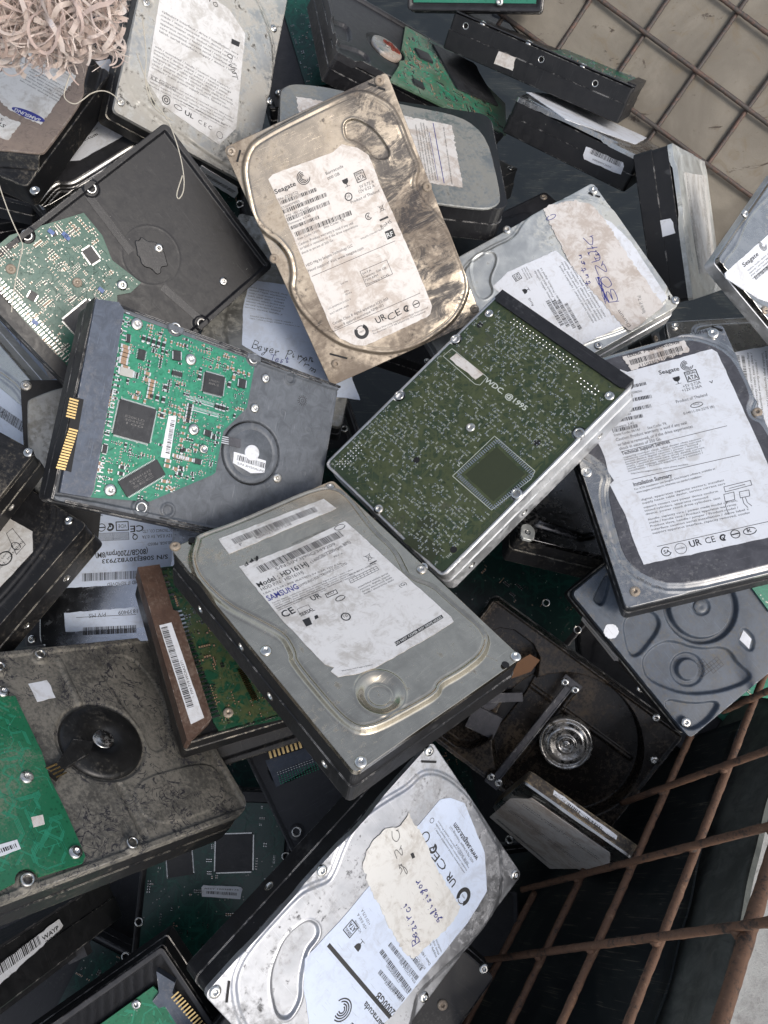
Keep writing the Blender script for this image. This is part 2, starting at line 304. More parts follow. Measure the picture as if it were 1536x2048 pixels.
HW={'B':[[(0,0),(0,1)],[(0,1),(.5,.9),(.5,.6),(0,.52),(.6,.45),(.6,.08),(0,0)]],'e':[[(0,.3),(.4,.35),(.3,.6),(.08,.5),(0,.2),(.2,0),(.45,.15)]],'y':[[(0,.55),(.15,.2),(.35,.55)],[(.4,.6),(.25,-.1),(.05,-.4),(-.1,-.2),(.4,.2)]],'a':[[(.4,.5),(.1,.5),(0,.2),(.2,0),(.4,.45),(.4,0),(.55,.1)]],'o':[[(.2,.55),(0,.3),(.2,0),(.42,.3),(.2,.55)]],'r':[[(0,.55),(.08,0)],[(.08,.3),(.25,.55),(.4,.5)]],
 'P':[[(0,-.1),(.08,1)],[(-.1,.8),(.3,1.05),(.6,.8),(.3,.5),(.1,.5)]],'i':[[(.05,.5),(.08,.05),(.25,.1)],[(.1,.78),(.12,.8)]],'n':[[(0,.55),(.03,0)],[(.03,.35),(.25,.55),(.32,0),(.5,.1)]],'T':[[(-.1,.95),(.6,1)],[(.28,.97),(.25,0)]],'s':[[(.38,.5),(.12,.52),(.1,.32),(.32,.2),(.2,0),(0,.08)]],'t':[[(.15,.9),(.12,.05),(.35,.08)],[(-.05,.6),(.4,.64)]],'m':[[(0,.5),(.02,0)],[(.02,.35),(.2,.52),(.25,0)],[(.25,.35),(.42,.52),(.5,0)]],
 'z':[[(0,.5),(.4,.52),(0,0),(.42,.02)]],'c':[[(.38,.45),(.15,.52),(0,.25),(.15,0),(.4,.08)]],'g':[[(.4,.5),(.1,.5),(.05,.2),(.35,.25),(.4,.5),(.35,-.3),(.05,-.35),(.5,.1)]],'l':[[(0,0),(.25,.7),(.2,1),(.08,.8),(.1,0),(.3,.1)]],'O':[[(.35,1),(0,.6),(.15,0),(.55,.2),(.55,.8),(.3,1)]],'Z':[[(0,.95),(.6,1),(0,0),(.65,.05)]],'U':[[(0,1),(.05,.15),(.3,0),(.5,.2),(.52,1)]],'K':[[(0,1),(.02,0)],[(.55,1),(.05,.45),(.6,0)]],
 'u':[[(0,.5),(.05,.05),(.25,.05),(.32,.5),(.35,0)]],'A':[[(0,0),(.3,1),(.6,0)],[(.1,.35),(.5,.4)]],'S':[[(.5,.9),(.2,1),(.05,.75),(.45,.4),(.35,0),(0,.1)]],'D':[[(0,0),(0,1),(.5,.8),(.5,.2),(0,0)]],'N':[[(0,0),(0,1),(.5,0),(.52,1)]],'E':[[(.5,1),(0,.95),(0,0),(.5,.02)],[(0,.5),(.4,.52)]],'J':[[(.4,1),(.4,.1),(.1,0),(0,.2)]],'-':[[(.05,.5),(.35,.52)]],'2':[[(0,.8),(.3,1),(.4,.7),(0,0),(.5,.05)]],'C':[[(.5,.9),(.2,1),(0,.5),(.2,0),(.5,.1)]],'d':[[(.35,.5),(.05,.4),(.1,0),(.38,.2),(.4,1),(.42,0)]]}
CI={'k':0,'b':1,'g':2,'w':3}
class Ink:
    def __init__(s): s.mb=MB()
    def text(s,t,p0,p1,h,col='k',bold=0,z=0):
        p0=np.array(p0);p1=np.array(p1); G=[glyph(c,bold) for c in t]; tot=sum(g[2] for g in G); L=np.linalg.norm(p1-p0)
        u=(p1-p0)/L; v=np.array([-u[1],u[0]]); sx=L/tot; sy=h/.72; x=0
        for V,Fc,adv in G:
            if len(V): q=p0+np.outer((V[:,0]+x)*sx,u)+np.outer(V[:,1]*sy,v); s.mb.add(np.column_stack([q,np.full(len(q),z)]),Fc,CI[col])
            x+=adv
    def bar(s,p0,p1,h,col='k',z=0,dens=1.):
        p0=np.array(p0);p1=np.array(p1);L=np.linalg.norm(p1-p0);u=(p1-p0)/L;v=np.array([-u[1],u[0]]);x=0
        while x<L:
            w=random.choice((.22,.22,.4,.62))*dens; a=p0+u*x;b=p0+u*min(x+w,L); s.mb.add([(*a,z),(*b,z),(*(b+v*h),z),(*(a+v*h),z)],[(0,1,2,3)],CI[col]); x+=w+random.choice((.24,.3,.5))*dens
    def ring(s,c,r,w,col='k',z=0,a0=0,a1=2*PI,ry=None,seg=26):
        ry=ry or r; V=[];F=[]
        for i in range(seg+1):
            a=a0+(a1-a0)*i/seg; V+=[(c[0]+(r-w/2)*math.cos(a),c[1]+(ry-w/2)*math.sin(a),z),(c[0]+(r+w/2)*math.cos(a),c[1]+(ry+w/2)*math.sin(a),z)]
        for i in range(seg): F.append((2*i,2*i+1,2*i+3,2*i+2))
        s.mb.add(V,F,CI[col])
    def poly(s,P,col='k',z=0):
        if area(P)<0:P=P[::-1]
        s.mb.add([(*p,z) for p in P],[tuple(range(len(P)))],CI[col])
    def item(s,it):
        k=it[0]
        if k=='t': s.text(*it[1:6],z=(.02 if len(it)>5 and it[5]=='w' else 0)) if len(it)<=6 else s.text(it[1],it[2],it[3],it[4],it[5],it[6],.02 if it[5]=='w' else 0)
        elif k=='ctext': s.text(it[1],it[2],it[3],it[4],'k',0)
        elif k=='bar': s.bar(it[1],it[2],it[3])
        elif k=='barT': s.bar(it[1],it[2],it[3],dens=1.7)
        elif k=='ln': s.mb.strip([it[1],it[2]],it[3],0,CI[it[4]] if len(it)>4 else 0)
        elif k=='pl': s.mb.strip(it[1],it[2],0)
        elif k=='cir': s.ring(it[1],it[2],it[3])
        elif k=='oval': s.ring(it[1],it[2],.45,it[4] if len(it)>4 else 'k',0,.25,2*PI-.05,ry=it[3])
        elif k=='fill_b_oval': s.poly([(it[1][0]+it[2]*math.cos(a*PI/16),it[1][1]+it[3]*math.sin(a*PI/16)) for a in range(32)],'b')
        elif k=='fill': s.poly(it[1])
        elif k=='box': s.mb.strip(list(it[1])+[it[1][0]],it[2],0)
        elif k=='grid':
            P=[np.array(p) for p in it[1]]; s.mb.strip(P+[P[0]],.22,0)
            for i in range(1,it[2]): f=i/it[2]; s.mb.strip([P[0]+(P[1]-P[0])*f,P[3]+(P[2]-P[3])*f],.18,0)
            s.mb.strip([(P[0]+P[3])/2,(P[1]+P[2])/2],.18,0)
        elif k=='swirl':
            c,r=it[1],it[2]
            for q,(a0,a1) in ((.3,(.6,5.2)),(.52,(.9,5.6)),(.75,(1.0,6.0)),(1,(1.3,6.3))): s.ring(c,r*q,r*.13,'k',0,a0+.3,a1-.6+.3)
        elif k=='glass':
            c,r=np.array(it[1]),it[2]; s.poly([tuple(c+np.array(q)*r) for q in ((-.42,.5),(.42,.5),(.38,.1),(.2,-.12),(.05,-.16),(.05,-.48),(-.05,-.48),(-.05,-.16),(-.2,-.12),(-.38,.1))]); s.mb.strip([tuple(c+np.array((-.35,-.5))*r),tuple(c+np.array((.35,-.5))*r)],.25,0)
        elif k=='sata':
            c,r=it[1],it[2]/2; s.mb.strip([(c[0]-r,c[1]-r),(c[0]+r,c[1]-r),(c[0]+r,c[1]+r),(c[0]-r,c[1]+r),(c[0]-r,c[1]-r)],r*.16,0)
            s.text('SERIAL',(c[0]-r*.85,c[1]+r*.35),(c[0]+r*.85,c[1]+r*.35),r*.5,'k',1); s.text('ATA',(c[0]-r*.85,c[1]-r*.75),(c[0]+r*.85,c[1]-r*.75),r*.9,'k',1)
        elif k=='kc': s.ring(it[1],it[2]*.55,.5,'k',0,.8,5.5); s.text('K',(it[1][0]-it[2]*.3,it[1][1]-it[2]*.3),(it[1][0]+it[2]*.25,it[1][1]-it[2]*.3),it[2]*.6,'k',1)
        elif k=='csa': s.ring(it[1],it[2],.45,'k',0,.6,5.9); s.text('SA',(it[1][0]-it[2]*.55,it[1][1]-it[2]*.4),(it[1][0]+it[2]*.75,it[1][1]-it[2]*.4),it[2]*.8,'k',1)
        elif k=='ctick': s.ring(it[1],it[2]*.8,it[2]*.5,'k',0,.9,5.2); s.mb.strip([(it[1][0]-it[2]*.2,it[1][1]),(it[1][0],it[1][1]-it[2]*.5),(it[1][0]+it[2]*.7,it[1][1]+it[2]*.6)],it[2]*.3,0)
        elif k=='cminus': s.ring(it[1],it[2],it[2]*.2); s.mb.strip([(it[1][0]-it[2]*.8,it[1][1]),(it[1][0]+it[2]*.8,it[1][1])],it[2]*.3,0)
        elif k=='recyc': s.ring(it[1],it[2]*.8,it[2]*.5,'k',0,2.4,7.2); s.ring(it[1],it[2]*.8,it[2]*.12,'k',0,0,2.4); s.text('100%',(it[1][0]-it[2]*.4,it[1][1]-it[2]*.1),(it[1][0]+it[2]*.4,it[1][1]-it[2]*.1),it[2]*.22)
        elif k=='bin':
            c,r=np.array(it[1]),it[2]/2
            for a,b in (((-.5,.6),(-.35,-.7)),((.5,.6),(.35,-.7)),((-.35,-.7),(.35,-.7)),((-.65,.6),(.65,.6)),((-.9,-.9),(.9,.9)),((-.9,.9),(.9,-.9))): s.mb.strip([tuple(c+np.array(a)*r),tuple(c+np.array(b)*r)],.22,0)
        elif k=='para':
            p0,p1=np.array(it[1]),np.array(it[2]); L=np.linalg.norm(p1-p0);u=(p1-p0)/L;v=np.array([-u[1],u[0]]); n,dy,h=it[3],it[4],it[5]
            for i in range(n):
                t='';nc=int(L/(h*.78)); 
                while len(t)<nc*random.uniform(.82,1): t+=random.choice(WORDS)+random.choice((' ',' ',', ',' / ',' '))
                t=t[:nc].strip(); f=min(1,len(t)/nc); a=p0-v*dy*i; s.text(t,a,a+u*L*f,h)
        elif k=='hw':
            t,p0,p1,h,col=it[1:6]; p0=np.array(p0);p1=np.array(p1);L=np.linalg.norm(p1-p0);u=(p1-p0)/L;v=np.array([-u[1],u[0]]);w=L/max(1,len(t))
            for i,c in enumerate(t):
                jy=random.uniform(-.12,.12)
                for st in HW.get(c,[]):
                    Q=np.array(st,float); Q=np.concatenate([Q[:1],soft(Q,2)[1:-3],Q[-1:]]) if len(Q)>2 else Q
                    s.mb.strip([tuple(p0+u*(w*i+(q[0]*1.5+q[1]*.12)*w)+v*(q[1]+jy)*h) for q in Q],.42,.01*i,CI[col])
        elif k=='scrib':
            p0,p1=np.array(it[1]),np.array(it[2]); L=np.linalg.norm(p1-p0);u=(p1-p0)/L;v=np.array([-u[1],u[0]])
            for q in range(7): s.mb.strip([tuple(p0+u*L*t+v*(random.uniform(-.5,.5)*it[3])) for t in np.linspace(random.uniform(0,.15),1,5)],.35,.01*q,CI[it[4]])
INKS=None
def sticker(parent,P,z,ink,mat,face='top',name='paper_label',amp=.2,zoff=0):
    """paper with its printing, built in a face plane and turned onto the face"""
    global INKS
    INKS=[M['ink'],M['inkb'],M['inkg'],M['inkw']]
    z=z+zoff; k=Ink(); base=jag(P,amp,1.3 if amp>.3 else 3.)
    if area(base)<0: base=base[::-1]
    n=len(base); 
    for it in ink: k.item(it)
    mb=MB(); mb.prism(base,z-.4,z+.14,4)
    for V,_ in [(v,0) for v in k.mb.V]: pass
    if k.mb.V:
        V=np.concatenate(k.mb.V); V[:,2]+=z+.19; mb.V.append(V); mb.F+=[tuple(i+mb.n for i in f) for f in k.mb.F]; mb.I+=k.mb.I; mb.S+=[False]*len(k.mb.F); mb.n+=len(V)
    def xf(V):
        V=V.copy()
        if face=='y-': return np.column_stack([V[:,0],-73.5-(V[:,2]),V[:,1]])
        if face=='y+': return np.column_stack([V[:,0],(50 if parent['label'].startswith('shaded drive with cream') else 73.5)+(V[:,2]),V[:,1]])
        if face=='x+': return np.column_stack([50.8+V[:,2],V[:,0],V[:,1]])
        return V
    return mb.build(name,INKS+[mat],parent,xf)
# ---------------------------------------------------------------- shared small parts
def inst(src,parent,loc,rotz=0,name=None,mat=None,mx=None):
    o=bpy.data.objects.new(name or src.name,src.data if hasattr(src,'data') else src); COL.objects.link(o); o.parent=parent
    o.matrix_local=(mx if mx is not None else Matrix.Translation(Vector(loc)*.001)@Matrix.Rotation(rotz,4,'Z')); return o
def mkdata(name,mb,mats):
    o=mb.build(name,mats); d=o.data; bpy.data.objects.remove(o); return d
def screw_d(mat,r=2.7):
    mb=MB(); mb.lathe([(r,-.6),(r,.35),(r*.93,.7),(r*.7,1.0),(r*.5,1.1),(r*.42,1.05),(r*.36,.1),(.01,.05)],seg=36,mod=[0,0,0,0,.0,.1,.16,0]); return mkdata('screw',mb,[mat])
SC={'s':screw_d(M['screw']),'r':screw_d(M['screwr']),'b':screw_d(M['screw'],3.1)}
mb=MB(); mb.lathe([(3.0,-3),(3.0,.3),(2.8,.6),(2.1,.65),(1.9,.3),(1.75,-2.4)],seg=28); mb.lathe([(1.75,-2.4),(.01,-2.4)],seg=28,mi=1); BOSS=mkdata('mounting_boss',mb,[M['screw'],M['dark']])
mb=MB(); mb.lathe([(2.3,.05),(2.0,.12),(1.6,-.5),(1.5,-3)],seg=24); mb.lathe([(1.5,-3),(.01,-3)],seg=24,mi=1); INSERT=mkdata('threaded_insert',mb,[M['screw'],M['dark']])
mb=MB(); mb.lathe([(1.9,.04),(.01,.04)],seg=20); HOLE=mkdata('hole',mb,[M['dark']])
mb=MB(); mb.lathe([(2.4,0),(2.4,1.2),(2.0,1.5),(1.7,1.5),(1.6,.9),(.01,.9)],seg=20); CAPD=mkdata('capacitor',mb,[M['screw']])
def screws(root,L,z,kind='s',name='screw'):
    for x,y in L: inst(SC[kind if kind=='r' or random.random()<.9 else 'r'],root,(x,y,z),random.uniform(0,1),name)
def bosses(root,L,z):
    for x,y in L: inst(BOSS,root,(x,y,z),0,'mounting_boss')
def slots(root,L,z):
    for a,b in L:
        mb=MB(); mb.strip([a,b],1.1,z); mb.build('slot',[M['dark']],root)
def cutbody(root,mat,z0,z1,hx=50.8,hy=73.5,r=3,holes=(),step=True,name='body',mouth=None):
    mb=MB(); P=rrect(hx,hy,r,5); n=len(P); Q=rrect(hx-.55,hy-.55,r,5) if step else P
    zm=z0+(z1-z0)*.55; lv=[(rrect(hx-.5,hy-.5,r,5),z0),(P,z0+.5),(P,zm-.25),(Q,zm),(Q,z1-.3),(rrect(hx-.9,hy-.9,r,5),z1)] if step else [(rrect(hx-.5,hy-.5,r,5),z0),(P,z0+.5),(P,z1-.4),(rrect(hx-.4,hy-.4,r,5),z1)]
    V=[];F=[]
    for PP,z in lv: V+=[(*p,z) for p in PP]
    for k in range(len(lv)-1): F+=[(k*n+i,k*n+(i+1)%n,(k+1)*n+(i+1)%n,(k+1)*n+i) for i in range(n)]
    F.append(tuple(range(n))[::-1]); F.append(tuple(range((len(lv)-1)*n,len(lv)*n))); mb.add(V,F)
    o=mb.build(name,[mat],root)
    if holes:
        cb=MB()
        for side,u,z in holes:
            mb2=MB(); mb2.lathe([(1.9,-4),(1.9,4)],seg=20); V=mb2.V[0]
            W=np.column_stack([side*hx+V[:,2],u+V[:,0],z+V[:,1]]); cb.add(W,[tuple(f) for f in mb2.F]+[tuple(range(20))[::-1],tuple(range(20,40))])
            inst(INSERT,root,None,mx=Matrix.Translation(Vector((side*(hx-(.55 if z>zm and step else 0)),u,z))*.001)@Matrix.Rotation(side*PI/2,4,'Y'),name='threaded_insert')
        c=cb.build('cutter',[mat],root); bpy.context.view_layer.update()
        bm2=bmesh.new(); bm2.from_mesh(c.data); bmesh.ops.recalc_face_normals(bm2,faces=bm2.faces); bm2.to_mesh(c.data); bm2.free()
        md=o.modifiers.new('b','BOOLEAN'); md.operation='DIFFERENCE'; md.object=c; md.solver='EXACT'
        dg=bpy.context.evaluated_depsgraph_get(); me=bpy.data.meshes.new_from_object(o.evaluated_get(dg)); o.modifiers.clear(); o.data=me; bpy.data.objects.remove(c)
    return o
def chip(parent,q,z,h=1.3,kind='q',mats=None,txt=None):
    q=[np.array(p) for p in q]; c=sum(q)/4; ex=(q[1]-q[0]+q[2]-q[3])/2; ey=(q[3]-q[0]+q[2]-q[1])/2; a=math.atan2(ex[1],ex[0]); lx=np.linalg.norm(ex)/2; ly=np.linalg.norm(ey)/2
    mb=MB(); ins=.9 if kind in 'qd' else 0; bx,by=(lx-ins,ly-ins) if kind=='q' else ((lx,ly-ins) if lx>ly else (lx-ins,ly)) if kind=='d' else (lx*.78,ly)
    u=ex/np.linalg.norm(ex); v=np.array([-u[1],u[0]])
    mb.box((*c,z+h/2+.1),(bx,by,h/2),a,0); mb.box((*c,z+h+.1),(bx-.35,by-.35,.06),a,0)
    def legs(n,L,off,along,out):
        for i in range(n):
            t=-L+2*L*(i+.5)/n; pc=c+along*t+out*off; mb.box((*pc,z+.35),(.17 if abs(along@u)>.5 else .45,.45 if abs(along@u)>.5 else .17,.2),a,1)
    if kind=='q':
        for s in (-1,1): legs(int(2*bx/.62),bx*.95,s*(by+.45),u,v); legs(int(2*by/.62),by*.95,s*(bx+.45),v,u)
    elif kind=='d':
        for s in (-1,1):
            if lx>ly: legs(int(2*bx/.8),bx*.95,s*(by+.45),u,v)
            else: legs(int(2*by/.8),by*.95,s*(bx+.45),v,u)
    else:
        for s in (-1,1): mb.box((*(c+u*s*lx*.88),z+h*.45),(lx*.14,ly*.8,h*.45),a,1)
    if txt:
        k=Ink(); 
        for i,t in enumerate(txt): k.text(t,c-u*bx*.6-v*(i*1.7-1),c+u*bx*.5-v*(i*1.7-1),1.1,'g')
        V=np.concatenate(k.mb.V); V[:,2]+=z+h+.2; mb.add(V,k.mb.F,2)
    
    return mb.build('chip',mats or [M['chip'],M['solder'],M['inkg']],parent)
def inside(P,x,y): return float(sdf(P,np.array([x]),np.array([y]))[0])
def notch(P,cs,step=1.):
    D=[]; P=[np.array(p,float) for p in P]
    for i in range(len(P)):
        a,b=P[i],P[(i+1)%len(P)];L=np.linalg.norm(b-a);n=max(1,int(L/step)); D+=[a+(b-a)*k/n for k in range(n)]
    P0=np.array(P)
    for cx,cy,r in cs:
        c=np.array((cx,cy)); ins=[np.linalg.norm(p-c)<r for p in D]
        if not any(ins) or all(ins): continue
        i0=next(i for i in range(len(D)) if ins[i] and not ins[i-1]); D=D[i0:]+D[:i0]; ins=ins[i0:]+ins[:i0]; j=next(i for i in range(len(D)) if not ins[i])
        a=D[-1]-c;b=D[j]-c; t0=math.atan2(a[1],a[0]);t1=math.atan2(b[1],b[0]); best=None
        for dt in (t1-t0,t1-t0+2*PI,t1-t0-2*PI):
            if abs(dt)>2*PI: continue
            m=c+r*np.array((math.cos(t0+dt/2),math.sin(t0+dt/2))); s=inside(P0,*m)
            if best is None or s<best[0]: best=(s,dt)
        dt=best[1]; arc=[c+r*np.array((math.cos(t0+dt*k/10),math.sin(t0+dt*k/10))) for k in range(11)]; D=arc+D[j:]
    return np.array(D)
def board(root,P,z,mat,cs=(),traces=0,tmat=None,seed=1,th=1.2,pads=(),vias=60,avoid=()):
    """printed circuit board: outline, tracks, vias"""
    R=random.Random(seed); Q=notch(P,cs); mb=MB(); mb.prism(Q,z-th,z,0); P0=np.array(P,float)
    lo=P0.min(0);hi=P0.max(0); lo=np.maximum(lo,(-50,-73));hi=np.minimum(hi,(50,73))
    def ok(p,m=-1.): return inside(P0,*p)<m and all(math.hypot(p[0]-c[0],p[1]-c[1])>c[2]+.6 for c in cs)
    for k in range(traces):
        p=np.array([R.uniform(lo[0],hi[0]),R.uniform(lo[1],hi[1])])
        if not ok(p): continue
        d=R.randrange(8); nb=R.randint(1,5); path=[p]
        for _ in range(R.randint(2,5)):
            a=d*PI/4; q=path[-1]+np.array((math.cos(a),math.sin(a)))*R.uniform(1.5,9)
            if not ok(q): break
            path.append(q); d=(d+R.choice((-1,1)))%8
        if len(path)>1:
            off=np.array((math.cos((d+2)*PI/4),math.sin((d+2)*PI/4)))*.6
            for i in range(nb):
                if all(ok(x+off*i) for x in path): mb.strip([x+off*i for x in path],.26,z+.03+.002*(k%5),1)
    for k in range(vias):
        p=(R.uniform(lo[0],hi[0]),R.uniform(lo[1],hi[1]))
        if ok(p): mb.lathe([(.36,.05),(.18,.07)],(p[0],p[1],z),8,2)
    for q in pads: mb.prism(q,z-.1,z+.05,3)
    return mb.build('circuit_board',[mat,tmat or M['trace'],M['solderd'],M['pad']],root)
def smd(parent,P,z,n,seed,avoid=(),ang=0,cs=(),big=1.,sm=None):
    R=random.Random(seed); mb=MB(); P0=np.array(P,float); lo=np.maximum(P0.min(0),(-50,-73));hi=np.minimum(P0.max(0),(50,73)); used=[]
    ca,sa=math.cos(ang),math.sin(ang); A=[np.array(a) for a in avoid]; k=0;t=0
    while k<n and t<n*12:
        t+=1; p=(R.uniform(lo[0],hi[0]),R.uniform(lo[1],hi[1]))
        if inside(P0,*p)>-1.2 or any(inside(a,*p)<1.2 for a in A) or any(math.hypot(p[0]-c[0],p[1]-c[1])<c[2]+1 for c in cs): continue
        cnt=R.choice((1,1,2,3,5)); o=R.randrange(2); pitch=R.choice((1.1,1.4,1.7)); sz=R.choice((.5,.5,.6,.85))*big; pitch*=big; typ=R.random()
        for i in range(cnt):
            dx,dy=(i*pitch,0) if o else (0,i*pitch); x=p[0]+dx*ca-dy*sa;y=p[1]+dx*sa+dy*ca
            if inside(P0,x,y)>-.9 or any(inside(a,x,y)<.9 for a in A) or any((x-a)**2+(y-b)**2<1.1 for a,b in used[-60:]): continue
            used.append((x,y)); L=sz*1.0;Wd=sz*.5; h=sz*.4; aa=ang+(PI/2 if o else 0)
            mb.box((x,y,z+h),(L*.62,Wd,h),aa,0 if typ<.45 else 1)
            for s in (-1,1): mb.box((x+s*L*.8*math.cos(aa),y+s*L*.8*math.sin(aa),z+h*.95),(L*.27,Wd*1.04,h*.97),aa,2)
            k+=1
    if mb.n:
        o=mb.build('small_components',[M['tan'],M['res'],sm or M['solder']],parent); o['kind']='stuff'; return o
POSES={'D1': ([[0.90714,-0.42039,-0.01915],[0.30945,0.69722,-0.64662],[0.2852,0.58065,0.76257]],[0.02534,0.34745,0.69406]),'D2': ([[0.79978,-0.59341,0.09065],[0.52676,0.76617,0.36811],[-0.28789,-0.24665,0.92535]],[0.01225,0.11488,0.68086]),'D3': ([[0.60386,0.7104,-0.3615],[-0.77251,0.63335,-0.04581],[0.19642,0.30692,0.93124]],[0.09246,0.22523,0.6695]),'D4': ([[0.16756,-0.832,0.52887],[0.93819,-0.03023,-0.34479],[0.30286,0.55395,0.77551]],[-0.06052,0.21932,0.67383]),'D5': ([[0.94613,-0.1585,-0.28234],[0.1453,0.98711,-0.06724],[0.28936,0.02259,0.95696]],[0.20081,0.20053,0.6779]),'D6': ([[-0.59849,-0.68913,0.40856],[0.46903,-0.71484,-0.51867],[0.64948,-0.11879,0.75104]],[-0.11201,0.33403,0.67302]),'D7': ([[0.78308,0.18748,0.59299],[0.08385,0.91295,-0.39936],[-0.61624,0.36245,0.6992]],[-0.07875,0.51282,0.69008]),'D8': ([[-0.90306,-0.42859,-0.02806],[0.42872,-0.89551,-0.11941],[0.02605,-0.11987,0.99245]],[-0.2191,0.46389,0.69078]),'D9': ([[-0.00163,-0.99495,0.10038],[0.99523,0.00817,0.09714],[-0.09747,0.10006,0.9902]],[0.04865,0.4277,0.6806]),'D10': ([[0.10914,0.88323,0.45606],[-0.98698,0.04175,0.15534],[0.11817,-0.46707,0.87629]],[0.06998,0.55529,0.65434]),'D11': ([[-0.4437,0.86131,0.24753],[-0.75751,-0.50804,0.40996],[0.47886,-0.00561,0.87788]],[0.18662,0.57887,0.65011]),'D12': ([[0.83165,0.47816,0.28236],[-0.55521,0.72568,0.40636],[-0.01059,-0.49472,0.86899]],[0.21937,0.52683,0.62732]),'D13': ([[-0.23173,-0.56245,0.79369],[0.79121,-0.58365,-0.1826],[0.56594,0.58567,0.58026]],[0.27425,0.42792,0.63027]),'D14': ([[-0.46917,-0.86995,-0.1519],[0.87134,-0.42803,-0.23992],[0.14371,-0.24493,0.95884]],[0.14387,0.33377,0.65273]),'D15': ([[0.60631,-0.72399,0.32897],[0.7952,0.5489,-0.25763],[0.00595,0.4178,0.90852]],[0.32136,0.32597,0.6739]),'D16': ([[0.99746,-0.06391,-0.03141],[0.05916,0.98917,-0.13434],[0.03966,0.13214,0.99044]],[0.28836,0.25847,0.63522]),'D17': ([[0.60861,0.78694,-0.10152],[-0.76954,0.55423,-0.3172],[-0.19335,0.27118,0.94291]],[0.23336,0.14373,0.6431]),'D18': ([[0.55764,-0.79134,-0.25063],[0.66214,0.60615,-0.44064],[0.50061,0.07977,0.86199]],[0.14941,0.08693,0.53105]),'D19': ([[0.79471,-0.02934,-0.60628],[-0.60439,0.0541,-0.79484],[0.05612,0.99811,0.02526]],[0.14817,0.02247,0.54723]),'D20': ([[-0.52436,-0.71202,0.46698],[0.61586,-0.69586,-0.36947],[0.58802,0.09386,0.80338]],[0.02721,-0.019,0.61985]),'D21': ([[0.88715,-0.46013,-0.03521],[0.45284,0.88271,-0.1255],[0.08883,0.09539,0.99147]],[-0.00125,0.10062,0.54614]),'D22': ([[-0.34009,-0.89982,0.27325],[0.93809,-0.30432,0.16542],[-0.06569,0.3126,0.94761]],[-0.01794,0.13094,0.59951]),'D45': ([[-0.2718,-0.9611,0.04896],[0.92391,-0.27484,-0.26618],[0.26929,-0.02711,0.96268]],[-0.01657,0.12304,0.5832]),'D23': ([[-0.53695,-0.64658,0.54187],[0.82723,-0.27757,0.48851],[-0.16545,0.71056,0.68391]],[-0.13034,0.05439,0.64497]),'D24': ([[0.82103,0.5555,-0.13161],[-0.55363,0.83102,0.05382],[0.13927,0.02867,0.98984]],[-0.20546,0.14682,0.62495]),'D25': ([[0.8717,0.48531,0.06801],[-0.47883,0.87302,-0.09255],[-0.10429,0.0481,0.99339]],[-0.22997,0.17408,0.65864]),'D26': ([[-0.09742,-0.96829,0.23007],[0.95006,-0.15934,-0.26831],[0.29646,0.19245,0.93545]],[-0.10539,0.24734,0.59822]),'D27': ([[0.65034,0.5942,-0.47327],[-0.75952,0.49767,-0.41886],[-0.01336,0.63186,0.77496]],[-0.24259,0.28793,0.56282]),'D28': ([[-0.99353,0.06255,-0.0948],[-0.03617,-0.96548,-0.25797],[-0.10766,-0.25286,0.96149]],[-0.1171,0.20328,0.59271]),'D29': ([[0.88111,0.23047,-0.41296],[0.34982,0.26997,0.89707],[0.31824,-0.93487,0.15726]],[-0.18643,-0.04402,0.54373]),'D30': ([[0.5575,0.8291,-0.04231],[-0.77902,0.50485,-0.37183],[-0.28692,0.24026,0.92734]],[-0.11746,-0.10427,0.49864]),'D31': ([[0.99737,0.06052,-0.03994],[-0.06743,0.97665,-0.20397],[0.02666,0.20612,0.97816]],[-0.06873,-0.0125,0.43962]),'D34': ([[0.76952,-0.63862,0.00117],[0.63126,0.76038,-0.15275],[0.09666,0.11827,0.98827]],[-0.18525,0.49143,0.65645]),'D35': ([[0.97764,0.20592,0.04246],[-0.20277,0.97683,-0.06842],[-0.05556,0.05827,0.99675]],[-0.0183,0.33802,0.62417]),'D36': ([[0.97239,0.16083,0.16908],[-0.19584,0.95643,0.21651],[-0.1269,-0.24365,0.96153]],[0.17688,0.23332,0.60292]),'D37': ([[0.72317,0.68642,-0.07652],[-0.68739,0.70451,-0.17654],[-0.06727,0.18026,0.98132]],[0.1315,0.16503,0.50742]),'D38': ([[0.76016,0.64761,-0.05248],[-0.63941,0.7313,-0.23736],[-0.11534,0.21399,0.97]],[0.01225,-0.07187,0.54332]),'D40': ([[0.5688,0.81916,-0.07382],[-0.79766,0.57129,0.19329],[0.20051,-0.05107,0.97836]],[-0.2213,0.39498,0.55034]),'D42': ([[0.93294,0.0076,0.35995],[0.05501,0.98503,-0.16339],[-0.3558,0.17223,0.91855]],[-0.2431,0.49935,0.65173]),'D33': ([[0.95688,-0.01957,-0.28982],[-0.22416,0.58479,-0.7796],[0.18474,0.81095,0.55518]],[0.12088,0.63756,0.73698]),'D32': ([[-0.96827,0.24921,-0.01872],[-0.24084,-0.95049,-0.19639],[-0.06675,-0.18566,0.98034]],[-0.00383,0.6252,0.63247]),'D44': ([[0.75542,0.65088,-0.0755],[-0.65236,0.73626,-0.17986],[-0.06149,0.18512,0.98079]],[0.32088,0.09847,0.52939])}
